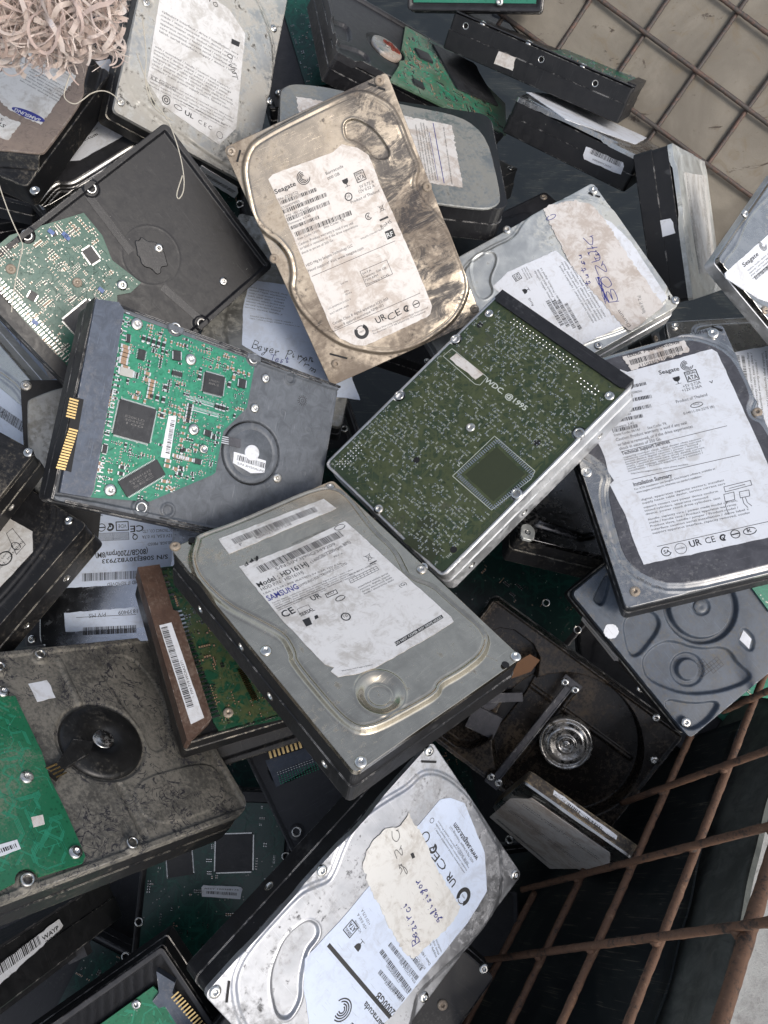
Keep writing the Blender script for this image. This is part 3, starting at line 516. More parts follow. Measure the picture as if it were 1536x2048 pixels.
FILL={'F1': ([[-0.01765,0.9662,-0.25717],[-0.98846,-0.05557,-0.14097],[-0.1505,0.25172,0.95603]],[-0.12701,-0.02297,0.35341]),'F7': ([[-0.33466,-0.92614,0.17396],[0.90257,-0.36809,-0.22332],[0.27085,0.08228,0.95909]],[-0.25448,0.51288,0.58102]),'F11': ([[0.10638,-0.99405,0.02343],[0.98737,0.10838,0.1155],[-0.11736,0.01085,0.99303]],[0.06481,-0.05821,0.44095]),'F14': ([[-0.51879,-0.85207,-0.06955],[0.85011,-0.52277,0.06344],[-0.09042,-0.02621,0.99556]],[0.14134,0.38941,0.61279]),'F19': ([[-0.10136,-0.9898,0.10012],[0.97081,-0.07641,0.22736],[-0.21738,0.12024,0.96865]],[0.12179,0.06013,0.42987]),'F21': ([[-0.9852,-0.02508,-0.16957],[0.04848,-0.98961,-0.13535],[-0.16442,-0.14157,0.97617]],[0.25738,0.11193,0.45889]),'F22': ([[-0.45363,0.89111,-0.01191],[-0.87449,-0.44766,-0.18671],[-0.17171,-0.07429,0.98235]],[-0.18327,-0.07116,0.38454]),'F23': ([[0.98213,-0.05485,-0.18001],[0.01371,0.97489,-0.22227],[0.18768,0.21584,0.95823]],[-0.14055,0.21673,0.54853]),'F26': ([[-0.97295,0.21615,-0.08155],[-0.2264,-0.96233,0.15051],[-0.04594,0.1649,0.98524]],[-0.01945,0.28653,0.52097]),'F28': ([[-0.73331,-0.67749,0.05703],[0.66356,-0.69491,0.27709],[-0.1481,0.24103,0.95915]],[0.07767,0.49408,0.60347]),'F30': ([[-0.95783,0.07902,-0.27627],[0.01166,-0.94996,-0.31216],[-0.28711,-0.30221,0.90897]],[-0.09924,0.48801,0.60066]),'F47': ([[-0.79934,0.36882,0.47437],[-0.46083,-0.8829,-0.09007],[0.3856,-0.29061,0.8757]],[0.33709,0.35472,0.49857]),'F57': ([[0.31189,0.93715,-0.15645],[-0.90229,0.24056,-0.35777],[-0.29765,0.25275,0.92061]],[-0.03588,0.38539,0.40837]),'F71': ([[-0.33305,0.94234,0.03274],[-0.94269,-0.33201,-0.03338],[-0.02058,-0.04198,0.9989]],[0.0445,0.45337,0.50899]),'F87': ([[0.18734,0.98142,-0.0416],[-0.97843,0.1827,-0.09637],[-0.08699,0.05876,0.99447]],[-0.1101,0.05664,0.31377])}
FEAT={
'D1':{'plateau': [(-48.68,42.63),(-45.21,56.75),(-40.09,63.98),(-31.9,69.27),(27.71,70.62),(36.3,66.49),(45.03,56.22),(46.48,46.69),(46.22,31.52),(47.03,20.84),(42.45,15.22),(40.57,10.76),(41.15,4.63),(48.3,-11.83),(50.84,-24.42),(50.13,-51.03),(41.96,-60.76),(30.98,-67.51),(9.09,-71.52),(-11.81,-68.21),(-32.45,-53.91),(-41.9,-39.77),(-47.82,-24.15),(-48.08,-11.51),(-43.09,-4.4),(-40.39,5.44),(-42.69,15.49),(-48.27,23.88),(-50.83,32.39)],'arc': [(17.84,57.59),(23.9,57.28),(31.52,47.92),(34.92,34.29),(32.18,32.3),(26.63,34.65),(24.64,41.48),(20.19,47.61),(15.91,50.54)],'screws': [(44.84,70.59),(-47.2,69.81),(-50.09,8.1),(-42.13,-62.05),(48.33,8.93),(48.36,-66.11)],'slots': [[(38.8,71.46),(41.92,68.8)],[(42.91,67.57),(45.87,65.24)],[(-42.33,68.32),(-46.42,63.82)],[(-42.98,-55.13),(-34.64,-61.75)]],'labels': [{'poly': [(-34.34,48.12),(-30.83,49.51),(5.46,46.73),(11.9,48.55),(19.01,43.57),(23.47,37.41),(23.6,28.45),(23.1,22.28),(24.75,-20.52),(25.01,-54.01),(22.1,-57.84),(19.08,-58.76),(-21.45,-59.07),(-26.89,-56.35),(-33.63,-49.19),(-36.03,-41.38),(-34.79,3.63),(-34.21,33.24)],'ink': [('t','Seagate',(-34.14,39.34),(-21.04,39.0),2.6,'k',1),('swirl',(-15.66,41.06),3.6),('t','Barracuda',(-3.27,37.24),(7.71,37.2),1.7),('t','000 GB',(-3.33,34.37),(4.22,34.35),1.6),('glass',(5.63,29.12),4.2),('sata',(14.47,29.14),5.4),('t','5V 0.72 A',(11.74,23.02),(20.49,22.81),1.7),('t','12V 0.52 A',(9.85,20.9),(20.16,20.61),1.7),('cir',(3.87,21.69),2.0,0.6),('t','20',(2.37,21.16),(4.94,21.24),1.6),('t','Product of Thailand',(3.65,17.67),(21.48,17.13),1.6),('t','S/N: Z3TJ0TZJ',(-34.19,35.28),(-21.81,34.68),1.5),('bar',(-33.68,33.01),(-11.59,31.49),2.0),('t','ST500DM002',(-34.2,30.59),(-22.96,30.2),1.3),('bar',(-34.2,27.93),(-7.16,26.69),2.2),('t','P/N: 1BD142-500',(-33.69,25.65),(-19.69,24.98),1.3),('bar',(-33.95,23.09),(-7.64,22.19),2.2),('t','Firmware: KC45',(-34.24,21.14),(-20.46,20.58),1.3),('bar',(-33.96,18.34),(-16.13,17.54),1.8),('bar',(-33.21,13.82),(1.74,11.98),2.6),('t','Date Code: 13475',(-32.97,11.61),(-19.12,11.07),1.3),('t','Site Code: TK',(-16.4,11.4),(-3.24,10.84),1.3),('t','Caution: Product warranty is void if any seal',(-33.73,8.63),(0.52,7.13),1.5),('t','or label is removed, or if the drive experiences',(-33.87,6.27),(2.38,4.84),1.4),('t','shock in excess of 350 Gs.',(-34.13,3.65),(-13.8,3.07),1.4),('t','HDD Mfg by Seagate Technology LLC',(-34.68,-3.74),(-4.83,-4.12),1.6),('t','Need support? Visit www.seagate.com',(-34.91,-7.02),(0.54,-7.95),1.7),('ln',(-33.98,-9.89),(19.12,-11.09),0.25),('t','P/N:672-1234-007 RoHS',(0.96,-2.67),(15.82,-2.42),0.9),('kc',(10.24,7.45),3.2),('bin',(18.97,8.47),4.0),('fill',[(15.11,3.28),(20.55,3.33),(20.66,2.1),(15.31,2.29)]),('t','RoHS',(14.2,-1.73),(21.56,-0.98),2.0),('fill',[(15.43,-4.06),(20.52,-4.13),(20.49,-8.65),(15.28,-8.83)]),('t','RF',(15.45,-7.69),(19.52,-7.93),2.6,'w',1),('box',[(-6.77,-18.58),(10.28,-18.87),(10.4,-27.56),(-6.69,-27.93)],0.25),('t','SATA',(-6.21,-20.99),(-0.39,-21.04),1.2),('t','Capacity: 500 GB',(-6.47,-23.04),(8.36,-23.28),1.3),('t','7200 RPM',(-6.46,-25.22),(2.29,-25.29),1.3),('t','Firmware: KC45',(-6.18,-27.53),(8.15,-27.52),1.3),('t','Dell P/N',(-20.26,-21.11),(-15.74,-21.2),1.0),('t','CN-0H0MCM-21232-3',(-33.31,-31.11),(-18.21,-31.07),1.0),('t','3A7-0DPF-A00',(-33.43,-34.23),(-20.85,-34.02),1.0),('t','DPN',(-20.23,-26.11),(-17.3,-26.13),1.0),('t','0DVF4',(-20.28,-27.66),(-16.13,-27.89),1.0),('t','Canada Class B digital apparatus ICES-003',(-34.2,-40.26),(2.4,-40.04),1.6),('t','Classe B appareil numerique NMB-003',(-34.2,-43.14),(-1.59,-42.42),1.6),('ln',(-36.46,-43.76),(21.26,-44.15),0.25),('recyc',(-20.03,-50.64),4.2),('t','UR',(-9.67,-50.36),(-3.11,-49.71),3.8,'k',1),('ctext','CE',(-2.7,-51.8),(6.64,-50.77),4.0),('ctick',(10.28,-49.18),1.9),('cminus',(16.57,-49.06),2.0),('t','Product Warranty Seagate Technology International',(-14.05,-53.58),(22.33,-54.12),1.0),('t','Koolhovenlaan 1,1119 NB Schiphol-Rijk, The Netherlands',(-14.09,-55.18),(20.04,-55.67),1.0)]}]},
'D2':{'plateau': [(-37.7,69.02),(-35.87,71.16),(-13.1,69.39),(39.07,70.37),(48.32,60.6),(42.38,28.98),(42.84,11.53),(38.72,0.09),(36.84,-4.74),(38.48,-10.54),(43.36,-17.99),(43.6,-32.35),(45.27,-54.38),(34.48,-61.51),(18.97,-62.42),(6.02,-61.37),(1.29,-64.43),(-12.87,-63.55),(-30.15,-61.85),(-37.61,-58.64),(-40.19,-49.03),(-39.95,-17.03),(-37.01,-12.53),(-35.09,-2.48),(-40.18,10.48),(-47.43,26.82),(-49.39,47.83),(-45.72,60.06)],'dimple': [(-19.28,-50.91)],'screws': [(-47.93,73.33),(-46.41,-3.61),(-45.6,-70.48),(48.27,-71.11),(47.34,-5.36),(45.38,69.06)],'holes': [(-39.29,72.04),(40.17,-71.79)],'labels': [{'poly': [(-29.06,64.08),(34.35,60.9),(35.61,51.4),(-29.97,52.94)],'ink': [('bar',(-24.04,56.88),(25.88,54.55),4.0),('t','320602T0817518',(-13.54,54.48),(8.17,53.4),1.9),('t','P',(-22.7,54.43),(-20.89,54.52),1.8)]}, {'poly': [(-30.53,43.09),(-24.64,42.49),(3.88,40.37),(33.35,41.1),(33.79,39.51),(34.81,4.99),(36.6,-37.81),(35.49,-40.72),(16.91,-40.81),(-12.73,-39.63),(-20.17,-38.11),(-29.53,-34.27),(-30.5,-30.13),(-27.94,-29.33),(-30.46,-25.7),(-31.92,6.45)],'ink': [('bar',(-23.97,33.92),(26.21,32.44),4.6),('t','S/N:S0V3J90Q349209',(-16.97,31.4),(18.9,29.79),2.0),('t','MADE IN CHINA',(-16.63,37.04),(1.21,36.67),0.8),('t','DO NOT OPEN THE SEAL WARRANTY VOID',(0.24,41.8),(20.64,41.44),0.7),('oval',(28.29,38.92),3.2,1.6),('t','Model : HD161HJ',(-30.09,26.88),(-1.21,25.72),3.1,'k',1),('t','(160GB/7200rpm 8M)',(0.23,26.01),(26.4,26.81),2.2),('t','HDD P/N : HD161HJ',(-30.11,24.31),(-6.41,22.76),2.1),('t','REV. A',(12.46,23.12),(18.05,22.87),1.0),('t','LBA 312,581,808 (RATED):5V 0.6A 12V 0.5A',(-30.53,22.01),(13.37,17.72),1.1),('t','SAMSUNG',(-30.8,17.45),(-13.91,16.11),3.4,'b',1),('t','SAMSUNG ELECTRONICS CO., LTD.',(-13.54,16.62),(15.93,16.1),1.5),('para',(-30.09,15.19),(20.45,11.24),4,1.3,0.8),('para',(-30.41,11.46),(-3.57,9.46),2,1.3,0.8),('t','CE',(-30.75,5.33),(-23.88,5.06),4.0,'k',1),('box',[(-22.44,6.26),(-16.53,5.64),(-16.97,3.05),(-23.04,3.44)],0.2),('t','UR',(-13.67,6.34),(-8.4,5.86),3.0,'k',1),('box',[(-5.85,6.44),(0.15,5.94),(-0.39,3.66),(-6.37,4.17)],0.4),('t','RU',(-5.41,5.04),(-1.42,4.7),1.4),('t','PCB:BF41-00206B',(11.56,9.37),(28.03,8.46),0.9),('grid',[(9.51,7.57),(26.92,7.15),(26.47,4.63),(8.92,5.25)],8),('para',(10.02,0.72),(28.82,-0.04),4,1.6,1.0),('oval',(-1.3,0.52),2.6,1.3),('t','SERIAL',(-23.69,1.75),(-15.74,1.17),1.8,'k',1),('fill',[(-24.31,-0.3),(-20.57,-0.66),(-21.84,-4.72),(-25.0,-4.37)]),('fill',[(-18.27,-1.46),(-16.56,-1.51),(-17.04,-3.32),(-19.11,-3.37)]),('cir',(-6.07,-9.81),2.1,0.6),('t','10',(-7.61,-9.87),(-4.9,-10.23),1.6),('bin',(27.63,14.0),4.6),('fill',[(24.99,10.38),(29.58,10.32),(29.35,9.65),(24.77,9.72)]),('t','(G)',(27.65,-10.23),(32.59,-10.3),1.9),('fill',[(3.51,-33.95),(33.5,-34.31),(33.05,-36.21),(2.8,-36.19)]),('t','DO NOT COVER ANY DRIVE HOLES',(2.98,-35.63),(32.64,-35.94),1.25,'w',1),('t','Warranty void if seal is broken',(-26.64,-33.07),(-12.98,-38.17),0.8),('hw','ddy',(-28.11,41.56),(-17.91,42.99),2.6,'k')]}]},
'D5':{'field': [(-42.1,69.68),(-7.67,70.55),(29.04,70.44),(47.18,54.24),(49.0,24.96),(43.34,18.36),(43.36,11.01),(48.79,6.16),(49.35,-42.41),(36.8,-68.42),(23.25,-68.66),(-26.25,-68.63),(-43.89,-51.19),(-42.87,-25.33),(-40.73,-9.34),(-35.17,-0.16),(-40.32,11.42),(-46.55,19.03)],'screws': [(-43.74,-65.78),(43.9,68.86),(48.65,14.44),(-48.16,5.84)],'slots': [[(44.82,73.12),(49.11,69.18)]],'ink': [('t','ML3250910',(26.57,71.63),(41.32,70.45),2.2),('t','SM20C77Y',(-41.31,-59.75),(-30.48,-69.73),2.2,'g')],'labels': [{'poly': [(-12.19,61.59),(-8.74,58.73),(39.19,58.64),(41.21,55.56),(42.43,-5.27),(42.15,-34.57),(38.56,-60.62),(28.01,-55.24),(-35.36,-53.45),(-36.24,-40.35),(-36.03,-24.26),(-38.68,-5.33),(-35.71,-3.72),(-37.28,2.02),(-36.44,12.17),(-37.4,24.02)],'ink': [('t','Seagate',(7.03,51.51),(18.44,50.83),2.7,'k',1),('swirl',(23.04,52.72),3.2),('glass',(15.13,45.15),4.6),('sata',(23.4,45.48),6.4),('t','+5V 0.72A',(16.55,39.33),(26.63,39.4),2.0),('t','+12V 0.36A',(15.24,37.09),(26.31,36.85),2.0),('t','V',(31.03,37.65),(32.98,37.68),1.8,'k',1),('t','Product of Thailand',(10.01,31.49),(27.3,30.92),1.9),('oval',(19.99,27.35),3.3,1.4),('t','Mat',(18.29,27.23),(21.59,27.17),1.0),('t','E-H011-04-2275 (B)',(11.5,23.51),(28.41,23.06),1.5),('bar',(-10.11,47.92),(-1.4,47.47),2.0),('t','ST3250820AS',(-12.3,44.58),(-5.09,43.94),1.3),('bar',(-13.83,39.71),(-0.86,38.58),2.2),('bar',(-17.36,33.86),(-3.21,33.04),2.2),('t','P/N: 9BD03E-304',(-24.6,32.49),(-15.16,31.85),1.3),('bar',(-23.27,29.45),(-9.47,28.43),2.2),('t','Firmware: 3.42',(-27.4,26.15),(-15.31,26.0),1.6),('bar',(-27.77,23.99),(-13.91,23.3),2.2),('t','Site Code: TK',(-9.45,20.63),(1.36,20.52),1.6),('t','Date Code: 06141',(-27.89,21.76),(-13.2,21.14),1.6),('t','Caution: Product warranty is void if any seal',(-27.77,18.5),(11.47,17.72),1.9),('t','or label is removed, or if the drive experiences',(-27.64,15.26),(13.76,14.77),1.9),('t','shock in excess of 350 Gs.',(-27.59,12.7),(-4.37,12.36),1.9),('ln',(-27.1,11.59),(30.53,10.55),0.28),('t','Technical Support Services',(-27.22,9.41),(-0.68,9.33),2.3,'k',1),('para',(-26.99,7.45),(18.93,6.84),7,1.42,1.1),('t','http://www.seagate.com for more phone numbers',(-26.05,-2.82),(4.04,-5.81),1.1),('ln',(-26.69,-5.72),(30.96,-7.66),0.28),('t','Installation Summary',(-26.92,-9.95),(-6.07,-10.19),2.4,'k',1),('t','For ATA installation use Seagate DiscWizard software, available at',(-27.13,-12.33),(16.32,-12.18),1.2),('t','www.seagate.com/support, otherwise use standard installation.',(-26.66,-14.29),(8.59,-14.47),1.2),('para',(-25.73,-19.08),(18.43,-19.74),2,2.0,1.2),('para',(-25.81,-23.55),(13.45,-24.88),3,2.0,1.2),('para',(-25.68,-30.7),(24.83,-32.55),5,2.0,1.2),('ln',(-25.78,-45.77),(33.57,-47.15),0.28),('csa',(-22.29,-49.56),2.4),('cir',(-14.8,-49.86),2.9,0.25),('t','nemko',(-17.22,-50.06),(-12.57,-50.18),1.2),('t','UR',(-10.09,-50.56),(-4.09,-50.48),3.6,'k',1),('ctext','CE',(-2.11,-50.73),(3.3,-50.78),3.4),('ctick',(7.33,-49.6),1.8),('cminus',(13.6,-49.33),2.2),('oval',(20.92,-49.63),3.2,1.8),('t','k',(19.48,-50.08),(21.52,-50.08),2.4,'k',1),('box',[(17.04,-22.93),(30.89,-23.06),(30.72,-25.69),(16.8,-25.84)],0.3),('box',[(15.6,-26.98),(20.84,-26.99),(19.87,-31.14),(14.89,-31.2)],0.3),('box',[(23.45,-27.74),(28.32,-27.96),(27.62,-31.29),(22.76,-31.08)],0.3),('pl',[(16.03,-30.93),(14.23,-33.06),(14.19,-38.3)],0.3),('pl',[(23.7,-31.35),(23.35,-34.47),(24.46,-37.12)],0.3),('pl',[(25.22,-31.49),(25.19,-34.41),(26.62,-36.85)],0.3),('pl',[(19.37,-24.5),(27.51,-24.46)],0.3)]}, {'poly': [(-8.79,68.82),(27.01,68.67),(27.35,61.25),(-6.61,59.06)],'zoff': 0.15,'dirty': 1,'ink': [('t','LEADER  P  BY DATATECH26',(-5.99,67.53),(24.06,67.57),1.5,'k',1),('bar',(-5.63,62.19),(24.28,62.28),3.4),('t','1110260511080127',(-1.84,59.56),(21.8,59.99),1.9)]}]},
'D7':{'plateau': [(-52.39,19.1),(-48.57,-38.21),(-46.67,-48.43),(-39.16,-56.8),(-26.59,-60.9),(28.67,-69.34),(51.97,-63.21),(56.11,-44.21),(52.12,-8.54),(46.23,25.96),(33.37,44.34),(5.61,66.53)],'screws': [(-47.22,-65.71),(-45.0,2.42),(44.33,41.52),(52.66,-8.99)],'labels': [{'poly': [(-38.03,8.39),(-37.04,-16.61),(-35.2,-40.66),(-34.95,-44.92),(-22.78,-54.33),(21.17,-59.06),(30.79,-41.58),(26.4,-4.69),(23.16,23.63),(8.38,31.81),(-6.15,32.36),(-24.59,31.3)],'ink': [('para',(-35.16,1.69),(21.43,6.33),6,2.6,1.5),('para',(-34.8,-22.05),(25.13,-18.67),7,2.3,1.4),('para',(-33.47,-40.66),(27.72,-37.01),4,2.2,1.2),('t','K.E. Series (G)',(-33.08,-42.47),(-15.66,-41.32),2.0),('cir',(-20.55,-49.98),2.6,0.6),('cir',(-20.55,-49.98),1.2,0.6),('oval',(-11.85,-50.29),2.8,1.4),('t','UL',(-7.04,-52.16),(-0.39,-52.02),3.0,'k',1),('t','C E C',(3.12,-52.58),(13.82,-52.51),2.8),('cir',(20.06,-52.42),2.3,0.3),('para',(-11.06,-45.66),(22.19,-44.39),2,1.8,1.0),('hw','O-JNT',(13.04,2.69),(21.07,-11.49),4.2,'k'),('hw','mo',(-10.83,27.82),(2.7,27.38),6,'k'),('fill',[(14.34,14.43),(20.92,15.59),(20.52,12.03),(14.72,11.01)])]}],'side': [{'face': 'y-','poly': [(16.18,4.11),(46.69,1.01),(52.18,-6.56),(55.17,-16.4),(22.95,-11.78),(17.85,-6.08)],'ink': [('bar',(23.78,-7.48),(49.58,-10.0),4.5,'k')]}]},
'D8':{'top': [(-33.52,48.36),(-51.18,38.18),(-73.43,30.72),(-75.61,27.52),(-74.92,-18.51),(-67.72,-30.12),(-65.24,-37.97),(-53.36,-69.37),(10.36,-95.1)],'low': [(-115.29,48.3),(-95.51,70.08),(-37.04,59.04),(-58.95,50.48),(-82.38,42.0),(-85.97,34.41),(-84.45,-25.18),(-110.92,-56.98)],'screws': [(-79.59,50.77)],'labels': [{'poly': [(-39.77,10.1),(-62.43,11.6),(-62.31,-29.6),(-61.83,-31.63),(-32.71,-34.05),(-16.67,-33.64),(-21.6,2.63)],'dirty': 1,'ink': [('fill_b_oval',(-51.96,8.24),11.5,2.6),('t','SAMSUNG',(-60.94,8.02),(-42.34,7.47),2.3,'w',1),('para',(-63.28,-8.98),(-33.04,-13.15),6,2.2,1.2),('para',(-58.54,-29.94),(-36.09,-34.42),5,2.0,1.3)]}, {'poly': [(-22.66,15.35),(-51.45,15.89),(-51.74,30.3),(-30.92,33.63)],'dirty': 1,'ink': [('t','ST',(-44.78,21.44),(-39.43,20.71),2.4,'k',1),('t','S',(-41.05,17.73),(-38.84,17.55),2.0)]}]},
'D9':{'plate': [(38.24,72.98),(44.86,71.15),(51.51,64.96),(53.23,46.53),(51.65,29.6),(45.66,-9.76),(42.32,-51.74),(21.81,-67.59),(-40.32,-69.2),(-48.75,-65.14),(-53.8,-55.35),(-53.57,-27.6),(-51.83,59.15),(-40.11,71.36)],'labels': [{'poly': [(36.96,62.15),(32.44,-11.03),(29.6,-42.73),(-35.19,-44.25),(-34.87,-25.29),(-27.45,56.25)],'dirty': 1,'ink': [('ln',(28.92,-29.78),(-33.11,-31.96),0.5,'b'),('ln',(18.26,-26.17),(-31.38,-28.18),0.3,'b'),('para',(-32.03,-19.65),(27.28,-17.57),5,1.9,1.2),('para',(-33.53,-37.5),(26.15,-37.19),1,1.9,1.2)]}]},
'D14':{'plateau': [(40.76,31.37),(43.64,9.05),(41.91,-8.71),(49.17,-21.4),(52.15,-35.7),(46.95,-57.15),(35.06,-67.52),(23.89,-74.07),(-2.96,-78.68),(-29.54,-76.35),(-38.04,-71.92),(-42.89,-62.86),(-45.58,-37.25),(-39.96,-12.23),(-39.95,-3.09),(-20.15,10.35),(-1.03,35.62),(15.99,44.03)],'screws': [(45.41,-70.62),(-46.61,-72.96),(50.7,-7.97),(-47.42,-15.59)],'arc': [(40.77,24.63),(44.81,17.74),(41.29,8.57),(35.58,9.35),(26.4,21.17),(17.29,22.87),(16.14,30.97),(27.56,29.8)],'slots': [[(45.57,-66.92),(42.69,-68.15)],[(41.37,-69.6),(39.41,-71.4)],[(-41.54,-71.12),(-44.13,-70.16)]],'labels': [{'poly': [(20.26,21.1),(24.24,7.54),(20.97,-26.74),(-5.73,-31.81),(-44.53,-36.81),(-42.34,-7.09),(-11.13,12.22)],'ink': [('glass',(7.14,4.09),4.2),('sata',(18.11,4.15),4.6),('para',(-11.12,-6.24),(16.01,-8.01),3,2.2,1.3),('bar',(-25.01,-4.3),(-5.67,-5.15),2.6),('bar',(-27.51,-7.16),(-7.62,-8.39),2.6),('bar',(-30.3,-9.83),(-9.25,-11.08),2.4),('bar',(-33.08,-12.5),(-13.27,-13.77),2.2),('para',(-33.49,-21.05),(12.24,-23.6),5,2.1,1.4),('t','RoHS',(-4.28,5.1),(1.71,4.41),1.6),('para',(12.99,-0.95),(21.51,-1.64),3,1.6,1.0)]}, {'poly': [(26.1,-63.01),(19.73,-67.28),(1.22,-70.51),(-32.61,-69.54),(-42.6,-68.95),(-44.1,-63.55),(-20.69,-56.48)],'ink': []}, {'poly': [(50.14,-34.85),(50.52,-40.39),(44.81,-55.82),(37.31,-62.5),(24.8,-64.45),(-8.73,-63.39),(-46.03,-64.14),(-50.12,-37.64),(-45.31,-34.85),(-17.71,-31.71),(8.02,-29.2),(30.91,-32.11)],'zoff': 0.3,'dirty': 1,'ink': [('hw','BOZUK',(-29.18,-41.45),(18.24,-52.8),6.5,'b'),('hw','tutsu',(-10.77,-33.47),(12.12,-39.23),3.6,'b'),('scrib',(-28.25,-34.66),(-8.48,-39.0),3.0,'b'),('oval',(42.55,-36.25),1.4,3.2,'b'),('t','Durum',(-47.57,-39.27),(-34.08,-39.07),2.2,'g'),('t','Spark P. Tel',(-44.67,-51.41),(-32.81,-55.37),2.2,'g'),('hw','Tsir',(1.1,-47.26),(12.28,-49.06),3.2,'b')]}]},
'D15':{'plateau': [(-56.97,61.63),(-49.44,67.58),(-31.75,65.48),(-6.99,70.59),(33.11,65.14),(77.29,14.56),(-3.09,-0.33),(-43.45,28.85),(-46.16,36.17)],'screws': [(-6.81,75.77),(-47.71,29.15)],'labels': [{'poly': [(-55.88,62.35),(-53.81,64.69),(-0.13,54.5),(41.17,37.77),(16.59,0.72),(-41.2,30.29),(-46.0,37.28)],'ink': [('t','Seagate',(-38.15,56.34),(-20.75,52.55),2.8,'k',1),('swirl',(-12.46,53.81),3.2),('para',(-37.67,52.67),(0.11,44.24),4,1.9,1.2),('bar',(-37.0,45.1),(-8.7,38.66),2.4)]}]},
'D16':{'plateau': [(-32.19,63.35),(-27.73,67.98),(21.07,67.78),(55.36,63.86),(26.23,-58.42),(-47.38,-53.06)],'screws': [(-44.39,69.34),(10.44,70.3)],'labels': [{'poly': [(-11.02,46.79),(15.43,50.39),(44.5,49.38),(24.72,-51.69),(-11.16,-50.76)],'ink': [('bar',(-11.45,-4.91),(-6.09,44.27),2.6),('bar',(-8.31,-8.6),(-2.69,44.06),2.2),('para',(-6.65,-15.63),(0.54,46.09),3,2.4,1.6),('para',(2.22,-16.24),(10.78,46.95),3,2.4,1.6)]}]},
'D17':{'pcb': [(6.25,7.18),(25.32,5.88),(26.26,27.15),(20.64,46.98),(-5.79,40.71)],'motor': (-0.47,-21.47),'pk1': [(-21.56,-60.25),(-18.14,-47.89),(-12.34,-44.1),(-5.73,-46.84),(-1.42,-65.73),(-4.49,-69.63)],'pk2': [(2.44,-66.12),(0.78,-56.75),(3.33,-47.32),(17.37,-38.33),(25.67,-25.15),(36.4,-26.5),(45.65,-24.4),(45.8,-30.35),(40.8,-44.12),(29.98,-60.06),(12.35,-70.22)],'pk3': [(-41.1,-62.67),(-46.53,-51.56),(-43.01,-51.61),(-34.36,-63.98),(-40.0,-65.77)],'pk4': [(25.67,-70.78),(38.27,-59.98),(45.76,-46.98),(49.02,-58.47),(47.42,-70.03),(37.56,-73.05)],'knob': (21.82,-49.42),'dot': (-20.83,-69.56),'tag': [(22.79,-10.23),(31.5,-9.81),(36.23,-16.15),(26.12,-17.52)],'screws': [(42.66,-69.17)],'side': [{'face': 'y-','poly': [(-33.86,-7.76),(-3.91,-3.12),(-1.24,-8.17),(-0.16,-18.96),(-30.91,-18.17)],'dirty': 1,'ink': [('bar',(-30.74,-12.44),(-2.69,-12.07),1.6,'k')]}]},
'D18':{'spindle': (-0.32,-20.51),'bar': [(33.81,1.82),(-46.04,3.31)],'screws': [(49.42,-53.12),(26.66,-68.19),(58.85,-34.6)],'flex': [(13.64,34.23),(25.85,26.46),(35.42,26.31),(34.73,33.64),(25.89,37.11)]},
'D19':{'plateau': [(-33.69,-6.53),(-34.32,15.79),(-26.72,46.44),(24.99,45.79),(35.78,16.66),(35.93,-13.45),(25.2,-119.24),(-30.08,-91.1)],'labels': [{'poly': [(-32.66,8.39),(-25.39,38.53),(25.0,39.44),(33.59,13.52),(33.56,-8.37),(23.89,-98.84),(-31.02,-75.66)],'ink': [('para',(-25.7,14.81),(26.72,14.31),2,4.2,2.4),('para',(-27.24,-19.04),(25.0,-23.33),2,4.2,2.2),('bar',(-27.71,-67.7),(16.37,-86.06),4)]}],'side': [{'face': 'y+','poly': [(-18.44,-3.11),(22.07,-2.37),(22.32,-0.05),(-17.73,-0.67)],'ink': [('bar',(-9.11,-1.91),(13.35,-1.22),1.6),('t','K3TSYQYR',(-17.07,-1.8),(-10.06,-1.89),1.4),('t','HT5VYH0',(14.28,-0.62),(21.4,-0.65),1.4)]}]},
